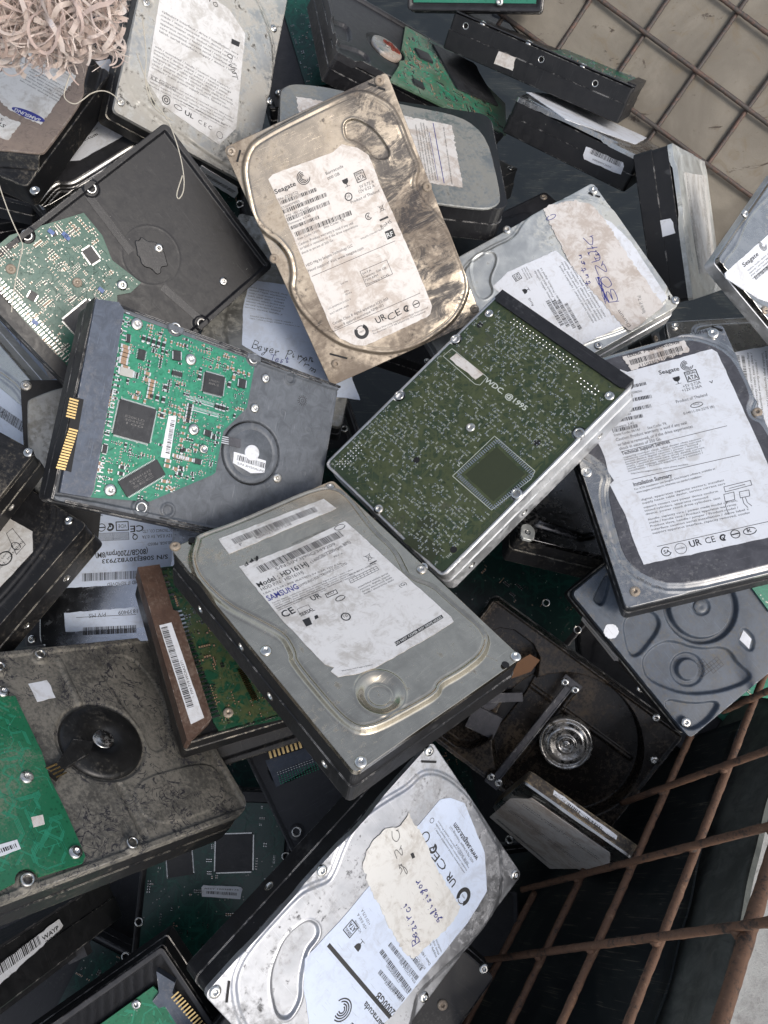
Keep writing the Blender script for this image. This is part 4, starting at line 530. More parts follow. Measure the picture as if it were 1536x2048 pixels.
'D20':{'plateau': [(36.73,-63.73),(27.15,-68.35),(9.46,-71.78),(-17.87,-69.98),(-26.69,-69.47),(-44.67,-56.2),(-47.92,-47.8),(-50.24,-35.98),(-41.14,1.32),(-40.36,7.87),(-46.33,15.23),(-56.38,30.67),(-26.86,60.0),(12.44,70.65),(32.2,66.97),(44.01,60.52),(48.79,49.66),(48.52,20.81),(46.2,15.06),(41.15,7.01),(42.47,1.49),(48.3,-9.38),(51.52,-19.8),(47.3,-35.37),(42.27,-48.63),(41.77,-58.31)],'arc': [(36.84,24.46),(31.29,22.89),(27.25,25.24),(27.24,32.77),(19.54,42.15),(12.21,47.54),(10.07,55.22),(15.42,57.89),(27.73,52.38),(33.76,46.77),(39.32,35.5)],'screws': [(48.35,-68.85),(48.22,5.98),(47.6,69.46),(-46.37,-69.84),(-47.14,5.37)],'slots': [[(47.29,-62.76),(40.8,-68.66)],[(45.68,63.2),(39.85,68.87)]],'ink': [('t','R13424',(24.48,64.1),(31.14,63.78),1.8,'g')],'labels': [{'poly': [(20.87,-63.72),(12.05,-68.4),(-18.4,-62.41),(-36.03,-51.5),(-38.74,-33.36),(-36.45,21.74),(-31.35,46.97),(-3.72,52.45),(15.01,43.32),(24.78,35.2),(23.32,10.02),(23.67,-6.1),(26.35,-16.06),(24.98,-43.3),(24.99,-58.94)],'ink': [('t','Barracuda',(-36.29,27.3),(-18.17,26.79),3.0,'k',1),('t','2000GB',(-36.61,19.71),(-20.81,19.75),3.6,'k',1),('ln',(-35.72,23.34),(19.45,23.96),1.9),('t','Seagate',(-39.31,36.52),(-19.17,37.33),3.0,'k',1),('swirl',(-10.06,37.24),5.0),('glass',(5.94,13.78),4.6),('sata',(15.92,12.14),5.8),('t','VCC 2006',(9.88,9.19),(17.06,7.95),1.4),('t','+5V 0.65 A',(8.7,6.3),(18.35,4.98),1.4),('t','+12V 0.75 A',(8.81,3.82),(18.07,2.47),1.4),('bar',(-35.92,12.69),(-13.14,13.05),2.2),('t','S/N: Z1E3EDTZ',(-34.29,14.39),(-19.94,14.54),1.2),('bar',(-36.16,7.73),(-6.03,6.76),2.2),('t','MODEL: ST2000DM001',(-35.81,9.68),(-13.91,9.39),1.2),('bar',(-34.83,1.55),(-7.38,1.74),2.2),('t','P/N: 1CH164-301',(-35.26,4.11),(-18.68,3.61),1.2),('bar',(-33.33,-2.55),(-19.71,-2.92),2.0),('t','F/W: CC24',(-34.87,-3.68),(-23.77,-3.63),1.2),('t','Date: 1405',(-35.86,-6.74),(-25.71,-7.42),1.4),('para',(-36.18,-11.1),(-26.2,-13.1),3,1.8,1.2),('t','www.seagate.com',(-17.54,-58.04),(8.7,-58.71),3.0,'k',1),('t','HDD Mfg by Seagate Technology LLC',(-16.84,-54.83),(9.72,-55.5),1.3),('t','SINE 0020/314',(-15.07,-52.04),(-0.79,-52.9),1.3),('para',(-16.7,-47.59),(17.65,-48.5),3,1.7,1.0),('ctext','CE',(-5.43,-42.35),(6.7,-41.96),4.2),('ctick',(8.94,-41.32),2.4),('cir',(17.08,-41.61),2.4,0.6),('t','UR',(-16.67,-41.18),(-8.65,-41.55),3.8,'k',1),('recyc',(-25.75,-39.7),4.4),('cir',(20.58,-49.14),1.2,0.3)]}, {'poly': [(32.83,-35.09),(34.34,-41.68),(26.92,-40.63),(20.1,-41.21),(-1.19,-36.92),(-14.57,-36.0),(-27.8,-35.37),(-30.3,-28.34),(-29.97,-22.28),(-27.11,-13.2),(-24.98,-1.63),(-17.48,0.19),(3.04,-2.39),(15.64,-4.68),(25.66,-6.53),(33.71,-8.71),(37.66,-14.01),(39.24,-19.3),(38.5,-28.53)],'zoff': 0.3,'dirty': 1,'ink': [('hw','Bezirci',(-21.16,-9.28),(2.13,-16.09),4.6,'b'),('hw','galisiyor',(-23.43,-23.6),(5.27,-26.9),4.0,'b'),('hw','y2C',(12.73,-23.18),(33.95,-34.11),4.5,'g'),('fill',[(17.82,-30.6),(17.01,-32.22),(14.12,-31.56),(14.93,-29.94)])]}]},
'D3':{'screws': [(-44.43,57.69),(45.35,59.22),(0.09,-1.83),(-4.26,-70.19),(39.12,-76.27)],'bosses': [(-48.09,33.34),(-47.64,-13.98),(47.91,32.97),(47.02,-13.63)],'tag': [(-41.46,21.89),(-40.78,27.03),(-18.26,26.87),(-19.37,21.49)],'tagbox': [(-45.79,20.7),(-45.12,27.53),(-15.28,26.72),(-14.79,20.57),(-17.52,19.25)],'conn': [(-36.16,75.13),(44.16,70.62)],'chip': [(17.18,2.3),(45.85,0.1),(43.6,-27.91),(14.89,-26.6)],'chipbox': [(14.19,2.98),(45.45,2.04),(47.04,-2.67),(43.6,-29.05),(13.4,-29.03)],'wdc': [(-14.81,23.82),(16.5,24.54)],'gold': [(14.13,-70.35),(23.16,-65.37),(40.94,-61.49),(41.53,-70.32),(23.17,-73.01)],'bigpads': [[(17.71,-61.38),(20.01,-53.57),(27.72,-52.52),(28.34,-57.69),(22.53,-62.1)],[(19.83,-73.72),(21.07,-63.4),(40.14,-62.22),(40.13,-71.23)]],'holes': [(34.72,14.84),(-9.31,-35.58),(44.15,-58.22),(-43.14,48.88)],'txt': [('th3',(45.53,-64.05),(45.54,-60.32)),('P1',(12.32,-22.91),(12.31,-19.39))]},
'D4':{'pcb': [(47.48,62.73),(47.33,-12.26),(43.69,-16.13),(20.65,-16.13),(4.24,-5.18),(-18.76,-5.14),(-20.54,-3.45),(-41.64,26.92),(-45.78,54.85),(-45.26,63.54)],'conn': [(48.61,73.34),(51.15,62.73),(48.23,59.35),(-42.22,55.58),(-46.18,56.69),(-46.87,70.65)],'contacts': [[(-11.57,73.31),(-1.68,73.48)],[(-36.46,72.8),(-15.81,70.8)]],'slot': [(-0.91,73.4),(-0.87,69.15),(-36.43,67.71),(-35.99,72.9)],'chips': [('q',[(5.61,52.86),(5.91,32.69),(-14.21,32.02),(-13.8,52.61)]),('q',[(32.89,12.38),(33.86,-0.95),(21.25,-1.13),(20.68,11.61)]),('d',[(-34.92,45.77),(-21.16,29.53),(-25.15,20.12),(-42.7,37.6)]),('d',[(32.4,48.4),(32.6,43.21),(27.38,43.71),(27.22,48.89)]),('d',[(28.04,28.82),(28.46,23.38),(24.55,23.69),(24.15,29.12)]),('b',[(20.5,55.67),(20.82,47.57),(16.82,47.78),(16.31,55.81)]),('b',[(37.6,31.05),(38.43,26.26),(33.49,25.52),(32.35,30.53)]),('b',[(34.81,-7.41),(35.21,-12.24),(30.36,-13.23),(29.81,-7.81)]),('b',[(-19.26,55.93),(-19.0,53.03),(-23.51,52.85),(-23.45,55.56)]),('b',[(2.21,6.12),(2.01,0.85),(-1.05,1.98),(-1.06,6.03)]),('b',[(-14.23,8.48),(-14.16,3.93),(-16.89,3.95),(-16.94,8.49)]),('b',[(29.82,61.1),(30.23,57.67),(26.26,57.86),(26.19,61.1)]),('b',[(37.59,55.38),(37.87,53.14),(33.77,52.81),(33.42,55.29)])],'caps': [('c',(37.85,59.74),5),('c',(-8.25,4.27),4)],'stack': [(29.1,54.15),(26.99,54.22),(24.87,54.29),(23.08,54.18),(30.98,54.79),(-15.65,18.24),(-15.62,16.03),(-15.52,13.55),(-15.68,11.0),(20.96,52.73)],'slots2': [[(15.21,18.72),(15.37,-1.14)],[(10.37,18.57),(10.83,-0.88)]],'sticker': [(3.86,26.06),(4.8,21.87),(-17.96,21.05),(-18.13,25.88)],'screws': [(44.33,51.37),(36.02,20.44),(0.44,11.47),(-40.35,47.4)],'bosses': [(49.42,31.55),(48.39,-14.55),(-45.47,30.33),(-36.17,-60.98)],'motor': (-2.6,-24.9),'msticker': [(-4.8,-14.24),(-4.8,-34.22),(-11.6,-34.63),(-13.84,-26.55),(-10.81,-14.86)],'pads': [(1.88,-2.7),(2.88,-16.65),(-1.75,-17.28),(-2.44,-4.17)],'basescrews': [(40.75,-24.99),(22.31,-21.73),(-12.69,-43.26)],'slotring': [(45.61,-40.09),(-43.67,15.78)],'molds': (35.39,-50.63)},
'D6':{'pcb': [(53.0,39.72),(39.57,-0.17),(24.82,0.03),(11.44,5.08),(-7.77,0.5),(-8.29,9.29),(-4.65,16.41),(-15.25,26.01),(-5.89,46.97),(-19.16,68.3),(24.29,65.36),(52.28,60.9)],'bosses': [(48.04,32.73),(46.89,-12.69),(-47.72,-12.33)],'screws': [(13.83,29.24),(-2.23,10.23),(39.83,51.91),(0.49,-21.96),(-37.87,-41.02)],'ribs': [[(43.16,-9.15),(9.36,-7.27)],[(-18.26,-8.62),(-46.38,-13.56)]],'motor': (-0.06,-15.44),'chips': [('q',[(26.0,15.75),(24.89,8.61),(15.14,9.21),(15.47,17.58)]),('q',[(5.79,49.16),(3.47,31.64),(-9.5,28.71),(-12.04,52.85)]),('b',[(25.96,52.07),(20.88,49.86),(19.83,55.18),(24.48,56.35)]),('b',[(42.14,22.13),(41.29,18.63),(38.74,19.64),(39.79,22.96)])],'blues': [(42.03,21.51),(35.0,16.69),(3.02,21.84),(11.65,62.4),(36.6,16.62)],'slots': [[(48.65,5.04),(42.64,-7.53)]]},
'D10':{'pcb': [(-45.05,0.28),(-49.15,47.11),(-8.31,92.01),(45.7,76.32),(46.63,49.16),(53.13,19.1),(57.36,-33.74),(26.9,-19.73)],'motor': (6.75,-25.85),'chips': [('b',[(-40.07,32.24),(-46.41,75.26),(5.48,73.55),(18.48,25.34)]),('b',[(-14.18,2.28),(-16.02,16.85),(-5.41,16.79),(0.5,1.44)]),('b',[(37.72,-11.46),(37.67,-0.82),(46.13,-1.81),(46.85,-12.52)])],'d1': [(13.13,-77.55),(1.28,-57.65),(26.32,-59.49),(29.48,-73.9)],'d2': [(41.26,-76.33),(28.99,-47.67),(43.67,-46.08),(58.0,-74.1)]},
'D22':{'pcb': [(51.16,62.23),(49.48,32.93),(-17.55,-12.74),(-53.78,1.12),(-49.38,56.65),(-43.46,58.09)],'conn': [(51.42,74.43),(50.84,62.31),(21.53,62.42),(20.03,60.04),(-42.51,59.42),(-43.75,60.85),(-51.06,73.38),(-49.65,74.52)],'sticker': [(14.25,71.97),(14.48,65.39),(-41.36,63.34),(-42.78,70.55)],'pins': [(22.11,60.88),(-42.95,57.94)],'pins2': [(46.74,61.67),(30.35,60.91)],'screws': [(-40.95,49.49),(-20.47,-11.63)],'curve': [(-18.81,36.13),(-38.71,33.42)],'pads': [(21.79,51.41),(3.84,53.38),(-3.57,54.1)]},
'D23':{'pcb': [(33.68,59.2),(34.4,19.35),(32.77,7.07),(-0.49,6.82),(-15.21,8.66),(-33.63,8.36),(-55.93,8.98),(-58.1,11.19),(-57.3,30.96),(-56.02,35.02),(-56.49,42.2),(-57.36,48.04),(-56.53,77.5)],'motor': (-0.46,-27.02),'screws': [(-11.9,18.73),(-52.74,12.41),(36.12,11.86)],'bosses': [(-57.2,36.14),(-57.26,-14.75),(56.44,-15.65),(51.69,8.15)],'ridge': [(53.68,-25.97),(23.3,-25.07),(24.31,-28.45),(54.65,-29.34)],'dark': [(50.2,-46.63),(51.55,-70.47),(20.79,-76.61),(-8.3,-65.3),(-14.88,-51.69),(4.55,-52.54),(24.08,-48.21)],'ledge': [(-27.03,-22.61),(-26.59,-26.28),(-54.81,-25.89),(-55.0,-22.36)],'pk': [(-27.3,-28.82),(-26.77,-73.27),(-32.79,-83.78),(-53.65,-78.03),(-53.12,-29.14)],'tag': [(40.44,-3.73),(41.07,-14.07),(29.59,-13.95),(28.87,-3.87)],'flex': [(-9.11,8.61),(-7.59,1.39),(2.36,-10.88),(-1.21,-20.92),(-7.4,-15.23),(-10.98,-2.85),(-16.45,5.18)],'sq': [(-31.23,24.29),(-31.66,18.87),(-36.14,20.02),(-36.02,25.05)],'labels': [{'poly': [(-38.83,47.48),(-39.08,41.35),(-39.29,33.71),(-43.57,33.83),(-44.05,43.18),(-43.94,49.28)],'zoff': 1.0,'ink': [('bar',(-42.96,46.9),(-42.47,34.93),1.8)]}]},
'D24':{'plateau': [(8.7,3.07),(-5.96,39.32),(-7.03,71.93),(16.53,76.09),(25.91,72.28),(37.78,57.62),(40.13,16.63),(35.4,-0.66)],'screws': [(40.12,69.64)],'labels': [{'poly': [(5.45,28.3),(2.49,54.34),(12.31,53.51),(28.2,54.17),(37.04,45.35),(36.21,20.56),(33.35,1.32)],'ink': [('box',[(16.36,45.87),(17.08,49.84),(30.43,46.34),(30.38,39.39)],0.3),('oval',(26.48,42.99),3.0,1.8),('cir',(26.33,34.28),4.0,0.8),('para',(26.0,23.23),(25.35,46.88),2,3,1.6)]}]},
'D25':{'screws': [(47.85,70.88)]},
'D26':{'plate': [(35.9,70.32),(38.69,68.23),(46.05,49.44),(49.88,9.38),(-28.07,2.54),(-30.04,71.57)],'screws': [(46.92,70.07)],'holes': [(46.18,60.55)],'labels': []},
'D27':{'plateau': [(-25.95,31.63),(3.81,54.46),(36.36,61.0),(63.19,39.82),(47.2,-10.76),(1.56,-16.18)],'labels': [{'poly': [(-4.99,36.28),(17.04,52.9),(39.91,56.87),(63.19,39.82),(49.64,0.68),(8.02,-1.18)],'ink': [('bar',(9.56,33.54),(51.32,44.26),6.5),('t','WCANK A38',(11.98,37.81),(34.97,42.28),2.2)]}]},
'D28':{'labels': [{'poly': [(38.44,-17.11),(34.56,37.21),(-10.81,38.36),(-28.71,37.35),(-31.19,6.87),(-2.47,-11.02)],'ink': [('t','(80GB/7200rpm/8M)',(-15.91,17.09),(16.42,17.29),3.4,'k',1),('t','S/N S08EJ30Y827933',(-27.97,21.73),(12.53,21.59),2.6,'k',1),('bar',(-27.4,30.56),(24.48,29.2),4.8),('t','VOID IF REMOVED',(-11.78,36.01),(9.43,36.16),2.2),('t','CE',(-13.84,2.38),(-5.26,2.32),4.0,'k',1),('box',[(-4.09,-0.57),(-4.28,4.73),(3.06,4.46),(3.27,-0.84)],0.6),('t','VDE',(-3.14,0.91),(2.07,0.81),2.4),('ctick',(7.0,1.97),2.4),('cminus',(12.21,1.87),2.3),('t','SAMSUNG ELECTRONICS CO., LTD',(-41.93,6.17),(-12.85,5.41),1.9),('t','12V 0.5A, 5V 0.7A',(-31.11,9.34),(-12.46,8.79),2.0),('t','80.0GB, P80SD',(-30.67,13.63),(-15.69,13.68),1.8),('grid',[(-4.26,5.97),(-4.46,10.63),(14.79,10.03),(15.02,5.37)],9),('t','Q',(-10.03,7.67),(-6.36,7.69),3.6,'k',1),('t','(HDD)',(17.64,-4.48),(22.87,-4.27),1.8),('t','MT1 05-0384/D1',(11.46,-6.8),(25.91,-6.7),1.8),('t','LI.04-E234',(18.19,-9.53),(26.8,-9.59),1.6)]}, {'poly': [(35.58,52.18),(-13.49,52.14),(-16.18,52.65),(-16.47,64.32),(34.77,63.57)],'ink': [('bar',(-7.51,62.73),(24.26,61.72),4.6),('t','1839409',(-9.24,53.31),(3.11,53.53),2.5),('t','P/V MS',(10.33,53.86),(20.86,53.93),2.5),('ln',(-7.66,56.47),(28.4,55.43),0.3)]}]},
'D29':{'side': [{'face': 'x+','poly': [(-61.63,6.36),(-40.52,4.46),(13.24,7.03),(14.47,2.62),(11.97,1.87),(-44.73,-3.43),(-65.5,-1.51)],'ink': [('barT',(-50.65,-0.34),(-7.63,1.27),5.2),('t','WAYP',(-5.36,1.98),(10.36,2.49),2.2,'k',1),('t','3347',(-4.78,-0.13),(10.42,0.23),1.4)]}]},
'D30':{'pcb': [(-34.96,57.1),(-29.93,58.09),(-28.69,53.32),(-24.05,54.22),(-23.03,57.51),(10.77,58.34),(14.79,22.81),(-34.12,-3.85),(-34.72,24.15)],'conn': [(-41.15,63.81),(-29.99,68.7),(-26.26,64.59),(12.57,65.43),(13.02,56.86),(-22.57,57.21),(-23.6,53.93),(-28.85,53.09),(-30.61,58.53)],'contacts': [[(-25.55,65.12),(5.47,68.47)]],'screws': [(-32.34,44.53)]},
'D31':{'labels': [{'poly': [(-7.93,10.66),(-6.73,12.26),(18.66,11.78),(19.81,10.24),(18.94,4.27),(-7.07,5.06)],'zoff': 1.2,'ink': [('bar',(-4.56,7.01),(16.4,6.38),1.8),('t','ASSY 100368175',(-6.16,9.77),(17.49,9.54),0.9)]}],'chips': [('q',[(-1.23,45.23),(25.42,46.76),(25.72,21.14),(-1.29,19.36)]),('d',[(-38.94,33.41),(-19.96,37.22),(-10.5,20.02),(-28.14,17.27)])],'boss': (-42.81,19.02)},
'D33':{'screws': [(19.19,-67.34)]},
'D34':{'plateau': [(-57.2,-69.82),(-32.47,-60.46),(-24.99,-67.59),(-17.62,-68.23),(38.7,-66.63),(91.91,-65.16),(117.66,20.85),(52.22,67.26)],'labels': [{'poly': [(-42.66,-37.02),(-10.09,-57.51),(30.1,-58.7),(43.7,-55.89),(54.75,-0.5),(3.95,20.43)],'zoff': 0.1,'ink': [('t','www.seagate.com',(-20.26,-43.89),(11.49,-48.42),2.6,'k',1),('t','shock resistance',(-5.77,-45.69),(14.55,-43.55),1.2)]}]},
'D35':{'plateau': [(-38.83,1.18),(-35.42,14.47),(38.65,18.24),(48.62,-50.12),(23.86,-71.07),(-32.56,-36.77)],'labels': [{'poly': [(-29.25,-1.08),(-30.03,20.14),(16.73,24.74),(58.67,-51.34),(33.12,-54.02),(-23.06,-30.41)],'ink': [('para',(-28.52,13.89),(-3.2,14.24),8,2.3,1.2),('para',(-23.25,-7.94),(9.68,-5.91),2,2,1.0),('hw','Beyer Piron',(-16.43,-32.16),(24.72,-32.65),6.5,'k'),('hw','Test',(-3.07,-37.54),(9.78,-36.51),5,'b'),('hw','Trm',(13.26,-34.46),(27.5,-39.61),5,'k')]}]},
'D40':{'labels': [{'poly': [(-42.6,1.48),(-5.17,10.34),(100.9,-1.49),(95.4,-31.98),(21.23,-46.2),(-38.08,-31.9)],'ink': [('hw','AS',(12.45,-18.03),(40.77,-21.1),6,'b'),('hw','DN',(29.89,-26.49),(41.95,-29.79),6,'b'),('hw','Emuci',(48.45,-19.75),(71.07,-25.42),4,'k')]}, {'poly': [(-33.72,-2.03),(25.53,3.26),(50.65,0.17),(89.55,-0.05),(85.59,-13.19),(74.02,-11.87),(28.86,-5.91),(17.92,-11.02)],'zoff': 0.3,'dirty': 1,'ink': [('t','2/013',(55.74,-6.99),(73.8,-8.04),4.0)]}]},
'D11':{'side': [{'face': 'x+','poly': [(-30.58,-0.3),(-16.61,0.18),(-15.53,-8.77),(-30.98,-9.07)],'dirty': 1,'ink': []}],'sh': [(-61.37,6.0),(1.68,5.3),(45.75,4.79)]},
'D12':{'labels': [{'poly': [(-51.73,-45.64),(-42.84,13.67),(0.7,69.56),(25.61,124.74),(37.54,78.45),(38.64,-39.76),(-9.13,-82.51)],'ink': []}],'plateau': [(-50.9,-62.23),(-27.94,-72.67),(40.67,-74.44),(40.9,55.81),(38.48,105.32),(-18.29,46.51),(-49.88,5.9)],'side': [{'face': 'y-','poly': [(11.23,2.67),(40.24,3.95),(42.19,1.96),(42.93,-3.48),(40.84,-4.05),(13.89,-5.13),(11.96,-3.1)],'ink': [('bar',(16.07,-0.22),(39.81,0.54),3.6),('t','WMAM9Y3XNY',(19.46,-3.41),(34.54,-2.88),1.3)]}]},
'D13':{'labels': [{'poly': [(33.27,51.55),(38.08,-50.2),(-35.73,-37.55),(-34.5,40.79)],'ink': [('para',(-31.68,42.82),(31.44,45.21),4,3.2,2.0),('para',(-33.15,-13.09),(36.24,-23.84),4,3.2,2.0)]}],'plateau': [(45.88,71.28),(49.82,-47.7),(-46.23,-56.46),(-48.73,48.42),(14.13,77.78)],'side': [{'face': 'y+','poly': [(5.22,-1.68),(4.79,4.71),(2.11,6.26),(-5.09,6.57),(-5.58,-1.56)],'ink': []}]},
'D42':{},
'D45':{'screws': [(-45.65,69.44)]},
'D21':{'pad': [(-41.13,-17.85),(-15.47,-23.4),(-12.71,-34.57),(-42.24,-34.89)],'rows': [(-39.03,-31.15),(-14.04,-35.16)],'gold': [(-38.14,-15.87),(-17.07,-19.85)],'bosses': [(-42.81,-62.98)],'screws': [(-42.57,-72.19)]},
'D36':{'screws': [(-44.34,-69.29)],'plateau': [(-38.19,-58.31),(-33.44,-58.83),(1.55,-62.03),(22.23,20.59),(-31.47,11.68),(-42.66,-39.81)]},
'D38':{'screws': [(43.27,72.95),(36.67,44.95)]},
'D37':{'bosses': [(18.68,31.86)]}}
LAB={
'D1':'brown dust-caked drive with rounded label and kidney-shaped dent, top centre of the pile',
'D2':'satin grey drive with torn label reading HD161HJ, lying foremost in the middle',
'D3':'drive showing an olive green board printed WDC, with a bright aluminium side',
'D4':'drive lying board up with bright green circuit board, gold contacts and round motor',
'D5':'drive with dark panel, steel rim and long white text label at the right edge',
'D6':'black underside drive with densely packed green board, below the pale drive and thread',
'D7':'pale speckled drive with an eight-sided label of fine print, beside the plastic strips',
'D8':'brown dusty drive with blue oval logo upside down, under the plastic strips',
'D9':'grey rounded cover with blue striped label, half under the brown dusty drive',
'D10':'drive with oval silver disc and light green board, leaning behind the brown dusty drive',
'D11':'clean black drive standing on its side against the wire mesh',
'D12':'black drive showing its end face with a small pink barcode sticker',
'D13':'drive standing upright, black end face toward the left and narrow silver cover',
'D14':'silver drive with a dirty taped paper strip carrying blue handwriting',
'D15':'grey drive cut off by the right edge, with a slanted white label',
'D16':'steel drive with sideways printed label, half under the dark-panel drive at right',
'D17':'blue-grey cast underside with round motor, white dot and small square tag',
'D18':'opened drive with bare silver spindle hub in an empty round platter well',
'D19':'shaded drive with cream label resting on the rusty wires',
'D20':'silver drive marked 2000GB with taped handwritten paper, at the bottom centre',
'D21':'plain charcoal underside with gold pins and small teal pads, under the grey drive',
'D22':'drive with brown dusty plug socket and long barcode strip over a green board',
'D45':'rust-brown dirty drive frame directly beneath the one with the brown socket',
'D23':'mud-dusted drive with half green board and large round motor, at the lower left',
'D24':'scuffed black drive with cut-corner cream label pointing right, at the left edge',
'D25':'scuffed black drive corner above the cream labelled black one, at the left edge',
'D26':'black framed drive with plain grey cover, left of the bright green board',
'D27':'bluish drive with large barcode label and silver ridges, at the left edge',
'D28':'brushed steel drive with two upside-down barcode labels reading 7200rpm',
'D29':'smooth black drive seen from its side with a long barcode sticker reading WAYP',
'D30':'drive with green board and gold contacts peeking up at the bottom left',
'D31':'deep shaded dark green board with black chips and small white sticker',
'D33':'drive showing a strip of green board at the very top edge',
'D32':'shaded dark green board with a round screw hole near the top edge',
'D34':'dark panel drive with shiny ridges and white label, between the brown one and the thread',
'D35':'drive with bluish label handwritten Beyer Piron, under the brown dusty drive',
'D36':'dark drive with ribbed cover and one silver screw tab, in the gap right of centre',
'D37':'black drive deep in the dark gap, a single steel screw boss showing',
'D38':'black speckled drive corner at the bottom, right of the 2000GB drive',
'D40':'drive with blue label and torn brown sticker reading 2/013, at the left edge',
'D42':'small black drive edge below the brown drive with the blue oval logo',
'D44':'green board corner under the blue-grey casting, at the right edge'}
ROOT={}
def new(d,**k):
    R,t=POSES[d]; ROOT[d]=empty('hard_drive',R,t,LAB[d],group='hard drives heaped in the wire basket'); return ROOT[d],FEAT.get(d,{})
def labels(root,f,z,mat='paper',dmat='papert'):
    for l in f.get('labels',[]): sticker(root,l['poly'],z,l['ink'],M[dmat] if l.get('dirty') else M[mat],zoff=l.get('zoff',0),amp=.35 if l.get('dirty') else .12)
    for l in f.get('side',[]): sticker(root,l['poly'],0,l['ink'],M['papert'] if l.get('dirty') else M['paper'],face=l['face'],name='barcode_sticker')
def cover_drive(d,cm,bm,sc='s',H=1.6,W=2.2,res=.6,beads=(),arcd=-1.1,holes=(),lm='paper',ldm='papert',r=3,extra=(),hz=13.05,step=True,hx=50.8,hy=73.5):
    root,f=new(d); zt=hz; cutbody(root,M[bm],-hz,zt-(3.9 if hz>5 else 2.4),r=r,holes=holes,step=step,hx=hx,hy=hy)
    zf=zt-H*.5; ops=[]
    cuts=[(x,y,4.4) for x,y in f.get('screws',[])]
    if 'plateau' in f:
        ops.append(('up',f['plateau'],H,W,cuts))
        for off,w,h in beads: ops.append(('bead',f['plateau'],off,w,h))
    if 'arc' in f: ops.append(('up',f['arc'],arcd,1.6)); ops.append(('bead',f['arc'],1.4,.6,.35))
    ops+=list(extra)
    ops.append(('dent',.035,len(LAB[d])))
    relief('cover',root,M[cm],zf-.35,ops,r=r,res=res,skirt=3.0 if hz>5 else 1.6,hx=hx-.3,hy=hy-.3)
    zs=zf-.3; screws(root,f.get('screws',[]),zs+.1,sc if sc in SC else 's')
    slots(root,f.get('slots',[]),zs+.32)
    labels(root,f,zf-.35+(H if 'plateau' in f else 0)+.12,lm,ldm)
    if 'ink' in f:
        k=Ink()
        for it in f['ink']: k.item(it)
        V=np.concatenate(k.mb.V); V[:,2]+=zf+.05; mb=MB(); mb.V=[V];mb.F=k.mb.F;mb.I=k.mb.I;mb.S=[False]*len(mb.F);mb.n=len(V); mb.build('stamped_text',[M['ink'],M['inkb'],M['inkg'],M['inkw']],root)
    return root,f
# ---------------------------------------------------------------- the drives lying cover up
r1,f1=cover_drive('D1','gold','blackd','r',2.6,2.4,.4,lm='papert',beads=((1.1,.7,.6),(-1.4,.5,-.3)),holes=())
f=FEAT['D2']; c=f['dimple'][0]
r2,_=cover_drive('D2','satin','blackc','s',2.8,2.8,.38,beads=((1.2,.95,1.15),(-.9,.5,-.45)),extra=(('circ',c,5.4,-2.7,5.2),('ring',c,5.5,.5,.5),('ring',c,11.2,.7,.4)),holes=((-1,45,-6.5),(-1,-15,-6.5),(-1,-56,-6.5),(-1,10,2)),lm='paper2')
for x,y in f['holes']: inst(HOLE,r2,(x,y,11.9+.25),0,'hole')
r5,f5=cover_drive('D5','flange','blackc','b',.01,1,.45,beads=()) if 0 else (None,None)
f=FEAT['D5']; f['plateau']=f['field']; f.setdefault('labels',[])
LS=f['labels']; f['labels']=[]
r5,_=cover_drive('D5','flange','blackc','b',1.3,2.4,.45,beads=((4.2,.75,.9),(1.9,.7,.5)),holes=((-1,-45,-6.5),),extra=())
plate('inner_panel',r5,M['field'],f['field'],11,13.62,.3)  # plate's dark colour holds the dark reflection of the cover
f['labels']=LS; labels(r5,dict(labels=LS),13.72)
r7,_=cover_drive('D7','pale','blackd','s',2.0,3.0,.6,beads=((3.2,.8,.5),),lm='paper2')
r14,_=cover_drive('D14','silver','alu','s',1.5,2.2,.5,beads=((2.4,.6,.5),),ldm='papert')
r20,_=cover_drive('D20','silverd','black','s',1.7,2.4,.45,beads=((2.2,.7,.7),),lm='paperb',ldm='paperg',holes=((1,26,-6.5),),arcd=-1.5)
r15,_=cover_drive('D15','flange','alu','s',.01,2.5,.7,beads=((2.6,.7,.6),),hz=6,step=False)
r16,_=cover_drive('D16','flange','alu','s',1.2,2.2,.8,beads=((2.2,.7,.5),),hz=6,step=False)
r12,_=cover_drive('D12','flange','blackc','s',1.6,2.2,.8,beads=((2.4,.7,.7),))
r13,_=cover_drive('D13','silver','blackc','s',1.4,2.2,.8,beads=((2.2,.7,.5),),lm='paperg')
r19,_=cover_drive('D19','flange','rustbody','s',1.4,2.2,.8,beads=((2.2,.8,.6),),lm='papert',hz=4.75,hx=35,hy=50,step=False)
r24,_=cover_drive('D24','blackd','blackd','s',1.5,2.4,.6,beads=((3.0,1.2,.9),),lm='paperg',holes=((1,45,-6.5),(1,13,-6.5)))
r25,_=cover_drive('D25','blackd','blackd','s',.01,1,1.,holes=((1,44,-5),))
r27,_=cover_drive('D27','flange','alu','s',1.2,2,.8,beads=((2.4,.7,.9),(5.4,.8,.8)),lm='paperb',hz=10)
r28,_=cover_drive('D28','brushed','blackd','s',.01,1,1.2,lm='paperb',hz=10,r=9)
f=FEAT['D34'];LS=f['labels'];f['labels']=[]
r34,_=cover_drive('D34','flange','blackc','s',1.2,2,.6,beads=((3.6,.75,.9),(6.0,.7,.7)))
plate('inner_panel',r34,M['darkbase'],FEAT['D34']['plateau'],11,13.6,.3); labels(r34,dict(labels=LS),13.75)
r35,_=cover_drive('D35','dim','blackc','s',1.0,2,.8,lm='paperb',hz=10)
M['darkm']=metal('dark_ribbed_metal',(.12,.12,.125),(.14,.125,.10),.35,.22,.5,damt=.2)
r36,_=cover_drive('D36','darkm','blackd','s',2.2,4,.7,beads=((3,1.0,.8),))
